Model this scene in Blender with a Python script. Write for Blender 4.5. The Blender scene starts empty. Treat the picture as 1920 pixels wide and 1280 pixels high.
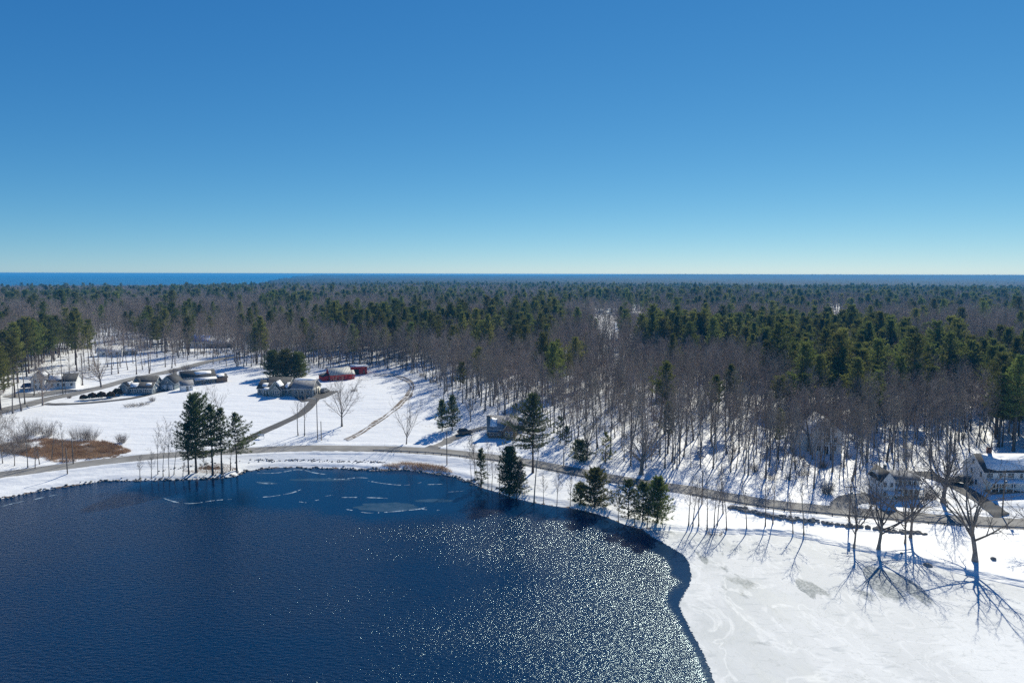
import bpy, bmesh, math, random
import numpy as np
from mathutils import Vector, Matrix
R = math.radians
sc = bpy.context.scene
COL = sc.collection

# ------------------------------------------------------------------ camera
CAM_H, PITCH, ROLL, FPX = 52.0, 5.64, 0.13, 1280.0
CM = Matrix.Rotation(R(90 - PITCH), 4, 'X') @ Matrix.Rotation(R(ROLL), 4, 'Z')
cd = bpy.data.cameras.new('camera')
cam = bpy.data.objects.new('camera', cd)
COL.objects.link(cam)
cam.matrix_world = Matrix.Translation((0, 0, CAM_H)) @ CM
cd.sensor_width, cd.lens, cd.clip_start, cd.clip_end = 36.0, 24.0, 1.0, 60000.0
sc.camera = cam
CMI = np.array(CM.inverted().to_3x3())
CM3 = CM.to_3x3()

# ------------------------------------------------------------------ sky, sun, exposure
SUN_AZ, SUN_EL = 27.0, 37.0
w = bpy.data.worlds.new('World'); sc.world = w; w.use_nodes = True
nt = w.node_tree; bg = nt.nodes['Background']
sky = nt.nodes.new('ShaderNodeTexSky'); sky.sky_type = 'NISHITA'; sky.sun_disc = False
sky.sun_elevation, sky.sun_rotation = R(SUN_EL), R(SUN_AZ)
sky.altitude, sky.air_density, sky.dust_density, sky.ozone_density = 0, 0.6, 0.0, 3.0
# clear cold air: the sky's own colour response, deeper blue overhead and paler at the horizon
sp = nt.nodes.new('ShaderNodeSeparateColor'); cb_ = nt.nodes.new('ShaderNodeCombineColor')
nt.links.new(sky.outputs[0], sp.inputs[0])
for ch, (gam, gain) in enumerate(((1.38, .60), (.86, .65), (.53, .70))):
    m0 = nt.nodes.new('ShaderNodeMath'); m0.operation = 'MULTIPLY'; m0.inputs[1].default_value = .1
    m1 = nt.nodes.new('ShaderNodeMath'); m1.operation = 'POWER'; m1.inputs[1].default_value = gam
    m2 = nt.nodes.new('ShaderNodeMath'); m2.operation = 'MULTIPLY'; m2.inputs[1].default_value = gain * 10
    nt.links.new(sp.outputs[ch], m0.inputs[0]); nt.links.new(m0.outputs[0], m1.inputs[0]); nt.links.new(m1.outputs[0], m2.inputs[0]); nt.links.new(m2.outputs[0], cb_.inputs[ch])
nt.links.new(cb_.outputs[0], bg.inputs[0])
bg.inputs[1].default_value = 0.1
sl = bpy.data.lights.new('sun', 'SUN'); sl.energy = 5.0; sl.angle = R(0.5); sl.color = (1.0, 0.955, 0.80)
so = bpy.data.objects.new('sun', sl); COL.objects.link(so)
SV = Vector((math.sin(R(SUN_AZ)) * math.cos(R(SUN_EL)), math.cos(R(SUN_AZ)) * math.cos(R(SUN_EL)), math.sin(R(SUN_EL))))
so.rotation_euler = SV.to_track_quat('Z', 'Y').to_euler(); so.location = (60, 60, 120)
vs = sc.view_settings
vs.view_transform = 'Standard'; vs.look = 'None'; vs.exposure = 0.12; vs.gamma = 1.0; vs.use_curve_mapping = False
sc.cycles.use_denoising = False
sc.cycles.max_bounces = 6; sc.cycles.transparent_max_bounces = 8; sc.cycles.volume_bounces = 0
sc.cycles.sample_clamp_indirect = 4.0
sc.cycles.caustics_reflective = False; sc.cycles.caustics_refractive = False

# ------------------------------------------------------------------ pixel <-> place
def P(px, py, z=0.0):
    d = CM3 @ Vector(((px - 960) / FPX, (640 - py) / FPX, -1.0))
    t = (z - CAM_H) / d.z
    return Vector((d.x * t, d.y * t, z))
def proj(x, y, z):
    q = CMI @ np.array([np.asarray(x, float), np.asarray(y, float), np.asarray(z, float) - CAM_H])
    return 960 + FPX * q[0] / -q[2], 640 - FPX * q[1] / -q[2]
def depth(p):
    return -(CMI @ np.array([p[0], p[1], p[2] - CAM_H]))[2]
def ss(a, b, x):
    t = np.clip((np.asarray(x, float) - a) / (b - a), 0, 1); return t * t * (3 - 2 * t)
def h2(ix, iy, s):
    h = (ix.astype(np.int64) * 374761393 + iy.astype(np.int64) * 668265263 + s * 1442695041) & 0xffffffff
    h = ((h ^ (h >> 13)) * 1274126177) & 0xffffffff
    return ((h ^ (h >> 16)) & 0xffffff) / float(0xffffff)
def vn(x, y, s=0):
    x = np.asarray(x, float); y = np.asarray(y, float)
    ix, iy = np.floor(x), np.floor(y); fx, fy = x - ix, y - iy
    fx = fx * fx * (3 - 2 * fx); fy = fy * fy * (3 - 2 * fy)
    a, b, c, d = h2(ix, iy, s), h2(ix + 1, iy, s), h2(ix, iy + 1, s), h2(ix + 1, iy + 1, s)
    return (a * (1 - fx) + b * fx) * (1 - fy) + (c * (1 - fx) + d * fx) * fy
def fbm(x, y, s=0, o=3):
    v, a, t = 0, 1.0, 0
    for i in range(o):
        v = v + a * vn(np.asarray(x) * 2 ** i, np.asarray(y) * 2 ** i, s + i); t += a; a *= .5
    return v / t
def seg_dist(x, y, pts, closed=False):
    """distance to a polyline, and arc position of the nearest point"""
    x = np.asarray(x, float); y = np.asarray(y, float)
    best = np.full(x.shape, 1e18); par = np.zeros(x.shape)
    n = len(pts)
    for i in range(n if closed else n - 1):
        ax, ay = pts[i][0], pts[i][1]; bx, by = pts[(i + 1) % n][0], pts[(i + 1) % n][1]
        dx, dy = bx - ax, by - ay; L = dx * dx + dy * dy + 1e-9
        t = np.clip(((x - ax) * dx + (y - ay) * dy) / L, 0, 1)
        d = (x - ax - t * dx) ** 2 + (y - ay - t * dy) ** 2
        m = d < best; best = np.where(m, d, best); par = np.where(m, i + t, par)
    return np.sqrt(best), par
def inside(x, y, pts):
    x = np.asarray(x, float); y = np.asarray(y, float)
    r = np.zeros(x.shape, bool); n = len(pts)
    for i in range(n):
        ax, ay = pts[i][0], pts[i][1]; bx, by = pts[(i + 1) % n][0], pts[(i + 1) % n][1]
        c = ((ay > y) != (by > y)) & (x < (bx - ax) * (y - ay) / ((by - ay) if abs(by - ay) > 1e-9 else 1e-9) + ax)
        r ^= c
    return r
def sdist(x, y, pts):
    d, _ = seg_dist(x, y, pts, True); return np.where(inside(x, y, pts), -d, d)
def spline(pts, n=8):
    out = []
    for i in range(len(pts) - 1):
        p0 = pts[max(i - 1, 0)]; p1 = pts[i]; p2 = pts[i + 1]; p3 = pts[min(i + 2, len(pts) - 1)]
        for k in range(n):
            t = k / n
            out.append(tuple(.5 * (2 * b + (c - a) * t + (2 * a - 5 * b + 4 * c - d) * t * t + (3 * b - a - 3 * c + d) * t ** 3)
                             for a, b, c, d in zip(p0, p1, p2, p3)))
    out.append(tuple(pts[-1])); return out

# ------------------------------------------------------------------ terrain
SHORE_PX = [(-300, 1000), (-120, 962), (0, 935), (80, 919), (150, 908), (200, 901), (260, 900), (330, 899), (400, 897), (440, 892), (462, 883),
            (520, 876), (600, 877), (660, 879), (700, 882), (750, 880), (800, 885), (850, 893), (880, 903), (905, 914), (930, 921),
            (960, 932), (1000, 941), (1040, 948), (1080, 953), (1130, 966), (1180, 985), (1230, 994), (1300, 999), (1400, 1001),
            (1480, 1004), (1560, 1021), (1650, 1041), (1750, 1062), (1850, 1086), (1950, 1108), (2100, 1140), (2400, 1200)]
LAKE = [tuple(P(x, y)[:2]) for x, y in spline(SHORE_PX, 4)] + [(150, 20), (150, -90), (-190, -90), (-170, 20)]
ROAD_PX = [(-260, 917), (-120, 904), (0, 890), (130, 873), (250, 859), (330, 852), (440, 846), (520, 841.5), (600, 840), (700, 841), (760, 843), (850, 849),
           (900, 855), (960, 862), (1000, 869), (1060, 880), (1120, 892), (1200, 905), (1280, 917), (1360, 931), (1440, 944),
           (1520, 953), (1600, 960), (1680, 967), (1760, 973), (1840, 978), (1920, 982), (2050, 987), (2250, 992)]
ROADZ = 2.1
ROAD = [tuple(P(x, y, ROADZ)[:2]) for x, y in spline(ROAD_PX, 5)]
def H0(x, y):
    x = np.asarray(x, float); y = np.asarray(y, float)
    r = np.hypot(x, y)
    sd = np.full(x.shape, 400.0); k_ = (r < 560) & (np.abs(y) < 560)
    if k_.any(): sd[k_] = sdist(x[k_], y[k_], LAKE)
    bank = np.where(sd < 0, -1.8 * ss(0, 9, -sd), np.where(x > 38, .85 * ss(-.05, .2, sd) + 1.0 * ss(2.2, 13, sd), .85 * ss(0, 2.2, sd) + 1.0 * ss(2.2, 13, sd)))
    rise = .075 * np.clip(sd - 15, 0, 60) + .028 * np.clip(sd - 75, 0, 120)
    n = (fbm(x / 14, y / 14, 3) - .5) * .5 * ss(3, 12, sd) + (fbm(x / 160, y / 160, 9) - .5) * 7 * ss(60, 320, sd)
    z = bank + rise + n
    az = np.degrees(np.arctan2(x, y))
    far = ss(1000, 2000, r)
    z = z * (1 - far) + far * (4 + (fbm(x / 700, y / 700, 21) - .4) * 10)
    z = z + ss(5000, 8500, r) * (12 + 17 * ss(3, 14, az))
    coast = 1950 + 250 * fbm(az / 6, az * 0, 5) + 8000 * ss(-21, -14, az + 3 * (fbm(r / 900, r * 0, 31) - .5))
    z = np.where(r > 1000, z * (1 - ss(coast - 250, coast, r)) - 3 * ss(coast - 100, coast + 50, r), z)
    return z
def H(x, y):
    x = np.asarray(x, float); y = np.asarray(y, float)
    z = H0(x, y)
    d = np.full(x.shape, 99.0); k_ = np.hypot(x, y) < 420
    if k_.any(): d[k_] = seg_dist(x[k_], y[k_], ROAD)[0]
    k = 1 - ss(3.6, 9.5, d)
    bankz = .5 * np.exp(-((d - 4.7) / .75) ** 2) * (.25 + fbm(x / 2.5, y / 2.5, 15)) if k_.any() else 0
    return z * (1 - k) + (ROADZ - .08 * (1 - ss(3.0, 3.5, d))) * k + bankz
HX, HY = np.meshgrid(np.arange(-260, 261.0), np.arange(30, 421.0), indexing='ij')
HG = np.stack([H(a, b) for a, b in zip(HX, HY)])
def Hs(x, y):
    i, j = int(math.floor(x + 260)), int(math.floor(y - 30))
    if 0 <= i < 520 and 0 <= j < 390:
        f, g = x + 260 - i, y - 30 - j
        return float((HG[i, j] * (1 - g) + HG[i, j + 1] * g) * (1 - f) + (HG[i + 1, j] * (1 - g) + HG[i + 1, j + 1] * g) * f)
    return float(H(np.array([x]), np.array([y]))[0])
def G(px, py):
    z = 3.0
    for _ in range(14):
        p = P(px, py, z); z = .5 * z + .5 * Hs(p.x, p.y)
    p = P(px, py, z); return Vector((p.x, p.y, Hs(p.x, p.y)))
def mpp(p): return depth(p) / FPX

# ------------------------------------------------------------------ mesh and tagging helpers
def fmesh(name, V, quads=None, tris=None, qm=None, tm=None):
    me = bpy.data.meshes.new(name); V = np.asarray(V, np.float32).reshape(-1, 3)
    me.vertices.add(len(V)); me.vertices.foreach_set('co', V.ravel())
    idx, st, mi, o = [], [], [], 0
    for F, k, m in ((quads, 4, qm), (tris, 3, tm)):
        if F is None or not len(F): continue
        F = np.asarray(F, np.int32).reshape(-1, k); idx.append(F.ravel())
        st.append(o + np.arange(len(F)) * k); o += F.size
        mi.append(np.zeros(len(F), np.int32) if m is None else np.asarray(m, np.int32))
    idx = np.concatenate(idx).astype(np.int32); st = np.concatenate(st).astype(np.int32)
    me.loops.add(len(idx)); me.loops.foreach_set('vertex_index', idx)
    me.polygons.add(len(st)); me.polygons.foreach_set('loop_start', st)
    me.polygons.foreach_set('material_index', np.concatenate(mi).astype(np.int32))
    me.update(calc_edges=True); me.validate(); return me
def obj(name, me, mats=None, parent=None, loc=None, rz=0, smooth=False):
    o = bpy.data.objects.new(name, me); COL.objects.link(o)
    if mats is not None:
        for m in (mats if isinstance(mats, (list, tuple)) else [mats]): me.materials.append(m)
    if parent: o.parent = parent
    if loc is not None: o.location = loc
    if rz: o.rotation_euler = (0, 0, rz)
    if smooth: me.shade_smooth()
    return o
def tag(o, label=None, cat=None, group=None, kind=None):
    if label: o['label'] = label
    if cat: o['category'] = cat
    if group: o['group'] = group
    if kind: o['kind'] = kind
    return o
def empty(name, loc, label, cat, group=None, rz=0):
    o = bpy.data.objects.new(name, None); COL.objects.link(o); o.location = loc; o.rotation_euler = (0, 0, rz)
    o.empty_display_size = .5
    return tag(o, label, cat, group)
class MB:
    def __init__(s): s.v, s.q, s.t = [], [], []
    def box(s, a, b):
        (x0, y0, z0), (x1, y1, z1) = a, b; n = len(s.v)
        s.v += [(x0, y0, z0), (x1, y0, z0), (x1, y1, z0), (x0, y1, z0), (x0, y0, z1), (x1, y0, z1), (x1, y1, z1), (x0, y1, z1)]
        s.q += [tuple(n + i for i in f) for f in ((0, 3, 2, 1), (4, 5, 6, 7), (0, 1, 5, 4), (1, 2, 6, 5), (2, 3, 7, 6), (3, 0, 4, 7))]; return s
    def hexa(s, pts):
        n = len(s.v); s.v += [tuple(p) for p in pts]
        s.q += [tuple(n + i for i in f) for f in ((0, 3, 2, 1), (4, 5, 6, 7), (0, 1, 5, 4), (1, 2, 6, 5), (2, 3, 7, 6), (3, 0, 4, 7))]; return s
    def tube(s, p, q, r0, r1, k=8):
        p, q = Vector(p), Vector(q); d = (q - p).normalized()
        a = d.orthogonal().normalized(); b = d.cross(a); n = len(s.v)
        for c, r in ((p, r0), (q, r1)):
            for i in range(k):
                t = 2 * math.pi * i / k; s.v.append(tuple(c + (a * math.cos(t) + b * math.sin(t)) * r))
        for i in range(k): s.q.append((n + i, n + (i + 1) % k, n + k + (i + 1) % k, n + k + i))
        s.v += [tuple(p), tuple(q)]
        for i in range(k):
            s.t.append((n + (i + 1) % k, n + i, n + 2 * k)); s.t.append((n + k + i, n + k + (i + 1) % k, n + 2 * k + 1))
        return s
    def poly(s, ring, h):   # ring of 3d points, fan to centre, extruded up by vector h
        n = len(s.v); k = len(ring); c = sum((Vector(p) for p in ring), Vector()) / k
        s.v += [tuple(p) for p in ring] + [tuple(Vector(p) + Vector(h)) for p in ring] + [tuple(c), tuple(c + Vector(h) * 1.35)]
        for i in range(k):
            j = (i + 1) % k
            s.q.append((n + i, n + j, n + k + j, n + k + i)); s.t.append((n + k + i, n + k + j, n + 2 * k + 1)); s.t.append((n + j, n + i, n + 2 * k))
        return s
    def build(s, name, mat, parent=None, **kw):
        return obj(name, fmesh(name, s.v, s.q, s.t), mat, parent, **kw)

# ------------------------------------------------------------------ materials
def mat(name, c1, c2=None, rough=.7, scale=1.0, bump=0.0, bscale=None, detail=4, lo=.35, hi=.65, transl=0.0, spec=.3, metal=0, vec=(1, 1, 1), bdist=.1, rnd=0.0):
    m = bpy.data.materials.new(name); m.use_nodes = True; t = m.node_tree; n = t.nodes; l = t.links
    b = n['Principled BSDF']; b.inputs['Roughness'].default_value = rough; b.inputs['Metallic'].default_value = metal
    b.inputs['Specular IOR Level'].default_value = spec
    b.inputs['Base Color'].default_value = (*c1, 1)
    tc = n.new('ShaderNodeTexCoord'); mp = n.new('ShaderNodeMapping'); mp.inputs['Scale'].default_value = vec
    l.new(tc.outputs['Object'], mp.inputs['Vector'])
    out = None
    if c2:
        no = n.new('ShaderNodeTexNoise'); no.inputs['Scale'].default_value = scale; no.inputs['Detail'].default_value = detail
        l.new(mp.outputs[0], no.inputs['Vector'])
        mr = n.new('ShaderNodeMapRange'); mr.inputs['From Min'].default_value = lo; mr.inputs['From Max'].default_value = hi
        l.new(no.outputs['Fac'], mr.inputs['Value'])
        mx = n.new('ShaderNodeMix'); mx.data_type = 'RGBA'
        mx.inputs['A'].default_value = (*c1, 1); mx.inputs['B'].default_value = (*c2, 1)
        l.new(mr.outputs[0], mx.inputs['Factor']); out = mx.outputs['Result']
        if rnd:
            oi = n.new('ShaderNodeObjectInfo'); hv = n.new('ShaderNodeHueSaturation')
            m2 = n.new('ShaderNodeMapRange'); m2.inputs['To Min'].default_value = 1 - rnd; m2.inputs['To Max'].default_value = 1 + rnd
            l.new(oi.outputs['Random'], m2.inputs['Value']); l.new(m2.outputs[0], hv.inputs['Value'])
            m3 = n.new('ShaderNodeMapRange'); m3.inputs['To Min'].default_value = .5 - .06 * rnd; m3.inputs['To Max'].default_value = .5 + .05 * rnd
            ml = n.new('ShaderNodeMath'); ml.operation = 'MULTIPLY'; ml.inputs[1].default_value = 7.31
            fr = n.new('ShaderNodeMath'); fr.operation = 'FRACT'
            l.new(oi.outputs['Random'], ml.inputs[0]); l.new(ml.outputs[0], fr.inputs[0]); l.new(fr.outputs[0], m3.inputs['Value']); l.new(m3.outputs[0], hv.inputs['Hue'])
            l.new(out, hv.inputs['Color']); out = hv.outputs[0]
        l.new(out, b.inputs['Base Color'])
    if bump:
        nb = n.new('ShaderNodeTexNoise'); nb.inputs['Scale'].default_value = bscale or scale; nb.inputs['Detail'].default_value = 5
        l.new(mp.outputs[0], nb.inputs['Vector'])
        bp = n.new('ShaderNodeBump'); bp.inputs['Strength'].default_value = bump; bp.inputs['Distance'].default_value = bdist
        l.new(nb.outputs['Fac'], bp.inputs['Height']); l.new(bp.outputs[0], b.inputs['Normal'])
    if transl:
        tr = n.new('ShaderNodeBsdfTranslucent'); ms = n.new('ShaderNodeMixShader'); ms.inputs[0].default_value = transl
        if out: l.new(out, tr.inputs['Color'])
        else: tr.inputs['Color'].default_value = (*c1, 1)
        l.new(b.outputs[0], ms.inputs[1]); l.new(tr.outputs[0], ms.inputs[2]); l.new(ms.outputs[0], n['Material Output'].inputs['Surface'])
    return m
M = {}
M['bark'] = mat('bark', (.16, .135, .115), (.28, .245, .215), .9, 3, .5, 9, vec=(1, 1, .3), rnd=.35)
M['bark_dark'] = mat('dark_bark', (.09, .065, .055), (.16, .125, .10), .9, 3, .5, 9, vec=(1, 1, .3), rnd=.3)
M['bark_pale'] = mat('pale_bark', (.42, .39, .35), (.24, .21, .19), .85, 2.5)
M['bark_birch'] = mat('birch_bark', (.40, .37, .33), (.26, .23, .2), .85, 2.5)
M['twig'] = mat('twig', (.245, .20, .165), (.35, .29, .24), .9, .4, rnd=.35)
M['limb'] = mat('dark_limbs', (.13, .105, .09), (.22, .185, .16), .9, .4, rnd=.2)
M['twig_grey'] = mat('grey_twig', (.24, .20, .17), (.34, .29, .25), .9, .4, rnd=.2)
M['needle'] = mat('pine_needles', (.085, .118, .03), (.235, .24, .058), .6, .7, transl=.48, rnd=.45, lo=.3, hi=.7)
M['needle_dark'] = mat('dark_pine_needles', (.05, .08, .028), (.135, .16, .045), .6, .8, transl=.4, rnd=.2)
M['snow'] = None
M['asphalt'] = mat('asphalt', (.19, .18, .17), (.27, .26, .245), .85, .25, .2, 6, bdist=.02)
M['asphalt_dark'] = mat('driveway_asphalt', (.085, .08, .078), (.13, .125, .12), .85, .3, .2, 6, bdist=.02)
M['dirt'] = mat('dirt_track', (.16, .12, .085), (.55, .52, .5), .95, .55, .4, 3, lo=.45, hi=.62)
M['grass'] = mat('dry_grass', (.33, .205, .12), (.48, .33, .21), .9, .3, transl=.3)
M['litter'] = mat('leaf_litter', (.25, .12, .06), (.35, .2, .1), .9, .5)
M['stone'] = mat('stone', (.17, .165, .16), (.30, .29, .28), .9, 1.2, .6, 4)
M['metal'] = mat('galvanised_steel', (.34, .35, .36), (.26, .26, .26), .45, 2, metal=.6)
M['pole'] = mat('pole_wood', (.17, .14, .115), (.24, .2, .17), .9, 2, vec=(1, 1, .15))
M['glass'] = mat('window_glass', (.015, .02, .028), None, .08, spec=.6)
M['white'] = mat('white_paint', (.78, .78, .77), (.7, .7, .69), .6, .7)
M['bluegrey'] = mat('blue_grey_clapboard', (.15, .19, .22), (.18, .22, .25), .75, .8)
M['sage'] = mat('sage_clapboard', (.21, .235, .22), (.25, .27, .25), .75, .8)
M['sunlit_side'] = mat('sunlit_clapboard', (.55, .54, .49), (.48, .47, .43), .75, .8)  # garage end colour, lightened to stand for sun on that wall
M['greyside'] = mat('grey_shingle', (.19, .19, .18), (.27, .26, .25), .85, 1.5)
M['brown'] = mat('weathered_boards', (.16, .11, .08), (.22, .16, .12), .85, 1.5)
M['red'] = mat('barn_red_boards', (.46, .042, .04), (.36, .034, .034), .75, .9)
M['shingle'] = mat('asphalt_shingles', (.05, .05, .053), (.085, .085, .088), .9, 1.2)
M['tin'] = mat('metal_roof', (.46, .47, .46), (.33, .33, .32), .6, .9, vec=(1.6, .15, 1))
M['frost'] = mat('frosted_shingles', (.28, .28, .3), (.16, .16, .17), .85, 1.4)
M['brick'] = mat('brick', (.22, .09, .06), (.28, .13, .09), .85, 3)
M['dark'] = mat('dark_paint', (.025, .025, .028), None, .6)
M['tyre'] = mat('tyre_rubber', (.02, .02, .02), None, .8)
M['carblack'] = mat('black_car_paint', (.018, .02, .024), None, .25, spec=.6)
M['carblue'] = mat('blue_car_paint', (.03, .07, .22), None, .3, spec=.6)
M['cargrey'] = mat('silver_car_paint', (.30, .31, .32), None, .3, spec=.6)
M['shrub'] = mat('clipped_shrub', (.10, .045, .03), (.05, .07, .03), .8, .8, transl=.15, rnd=.2)
M['tarp'] = mat('blue_tarp', (.03, .09, .36), (.04, .12, .42), .5, 1)

def snow_mat():
    m = bpy.data.materials.new('snow'); m.use_nodes = True; t = m.node_tree; n = t.nodes; l = t.links; b = n['Principled BSDF']
    b.inputs['Roughness'].default_value = .55; b.inputs['Specular IOR Level'].default_value = .25
    tc = n.new('ShaderNodeTexCoord')
    at = n.new('ShaderNodeAttribute'); at.attribute_name = 'litter'
    n1 = n.new('ShaderNodeTexNoise'); n1.inputs['Scale'].default_value = .9; n1.inputs['Detail'].default_value = 6
    n2 = n.new('ShaderNodeTexNoise'); n2.inputs['Scale'].default_value = .06; n2.inputs['Detail'].default_value = 4
    for q in (n1, n2): l.new(tc.outputs['Object'], q.inputs['Vector'])
    mx = n.new('ShaderNodeMix'); mx.data_type = 'RGBA'; mx.inputs['A'].default_value = (.80, .81, .83, 1); mx.inputs['B'].default_value = (.88, .88, .885, 1)
    l.new(n2.outputs['Fac'], mx.inputs['Factor'])
    # bare patches: only where the litter attribute is high
    ad = n.new('ShaderNodeMath'); ad.operation = 'ADD'; l.new(n1.outputs['Fac'], ad.inputs[0]); l.new(at.outputs['Fac'], ad.inputs[1])
    mr = n.new('ShaderNodeMapRange'); mr.inputs['From Min'].default_value = .97; mr.inputs['From Max'].default_value = 1.12; l.new(ad.outputs[0], mr.inputs['Value'])
    m2 = n.new('ShaderNodeMix'); m2.data_type = 'RGBA'; m2.inputs['B'].default_value = (.15, .10, .065, 1)
    l.new(mx.outputs['Result'], m2.inputs['A']); l.new(mr.outputs[0], m2.inputs['Factor']); l.new(m2.outputs['Result'], b.inputs['Base Color'])
    nb = n.new('ShaderNodeTexNoise'); nb.inputs['Scale'].default_value = .55; nb.inputs['Detail'].default_value = 6; l.new(tc.outputs['Object'], nb.inputs['Vector'])
    bp = n.new('ShaderNodeBump'); bp.inputs['Strength'].default_value = .55; bp.inputs['Distance'].default_value = .22
    mp = n.new('ShaderNodeMapping'); mp.inputs['Scale'].default_value = (.05, .22, 1); mp.inputs['Rotation'].default_value = (0, 0, R(-20)); l.new(tc.outputs['Object'], mp.inputs['Vector'])
    nd = n.new('ShaderNodeTexNoise'); nd.inputs['Scale'].default_value = 1.0; nd.inputs['Detail'].default_value = 5; l.new(mp.outputs[0], nd.inputs['Vector'])
    b2 = n.new('ShaderNodeBump'); b2.inputs['Strength'].default_value = .6; b2.inputs['Distance'].default_value = .9
    l.new(nd.outputs['Fac'], b2.inputs['Height']); l.new(b2.outputs[0], bp.inputs['Normal'])
    l.new(nb.outputs['Fac'], bp.inputs['Height']); l.new(bp.outputs[0], b.inputs['Normal'])
    return m
M['snow'] = snow_mat()
def water_mat(name, base, calm_attr, wave, strength, dist, rough):
    m = bpy.data.materials.new(name); m.use_nodes = True; t = m.node_tree; n = t.nodes; l = t.links; b = n['Principled BSDF']
    b.inputs['Base Color'].default_value = (*base, 1); b.inputs['IOR'].default_value = 1.33; b.inputs['Roughness'].default_value = rough; b.inputs['Specular Tint'].default_value = (.42, .86, 1, 1)
    tc = n.new('ShaderNodeTexCoord'); mp = n.new('ShaderNodeMapping'); mp.inputs['Rotation'].default_value = (0, 0, R(12)); mp.inputs['Scale'].default_value = (.45, 1, 1)
    l.new(tc.outputs['Object'], mp.inputs['Vector'])
    n1 = n.new('ShaderNodeTexNoise'); n1.inputs['Scale'].default_value = wave; n1.inputs['Detail'].default_value = 4; n1.inputs['Roughness'].default_value = .6
    l.new(mp.outputs[0], n1.inputs['Vector'])
    bp = n.new('ShaderNodeBump'); bp.inputs['Distance'].default_value = dist; bp.inputs['Strength'].default_value = strength
    l.new(n1.outputs['Fac'], bp.inputs['Height']); l.new(bp.outputs[0], b.inputs['Normal'])
    if calm_attr:
        at = n.new('ShaderNodeAttribute'); at.attribute_name = 'calm'
        n2 = n.new('ShaderNodeTexNoise'); n2.inputs['Scale'].default_value = .05; n2.inputs['Detail'].default_value = 3
        mp2 = n.new('ShaderNodeMapping'); mp2.inputs['Scale'].default_value = (.5, 1, 1)
        l.new(tc.outputs['Object'], mp2.inputs['Vector']); l.new(mp2.outputs[0], n2.inputs['Vector'])
        gu = n.new('ShaderNodeMapRange'); gu.inputs['From Min'].default_value = .35; gu.inputs['From Max'].default_value = .65
        gu.inputs['To Min'].default_value = strength * .7; gu.inputs['To Max'].default_value = strength * 1.15
        l.new(n2.outputs['Fac'], gu.inputs['Value'])
        mr = n.new('ShaderNodeMapRange'); mr.inputs['To Min'].default_value = 1.0; mr.inputs['To Max'].default_value = .035
        l.new(at.outputs['Fac'], mr.inputs['Value'])
        mu = n.new('ShaderNodeMath'); mu.operation = 'MULTIPLY'; l.new(gu.outputs[0], mu.inputs[0]); l.new(mr.outputs[0], mu.inputs[1])
        l.new(mu.outputs[0], bp.inputs['Strength'])
    return m
M['water'] = water_mat('lake_water', (.001, .021, .066), True, 2.1, .8, .38, .16)
M['sea'] = water_mat('sea_water', (.01, .045, .11), False, .25, .6, .8, .25)
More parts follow.
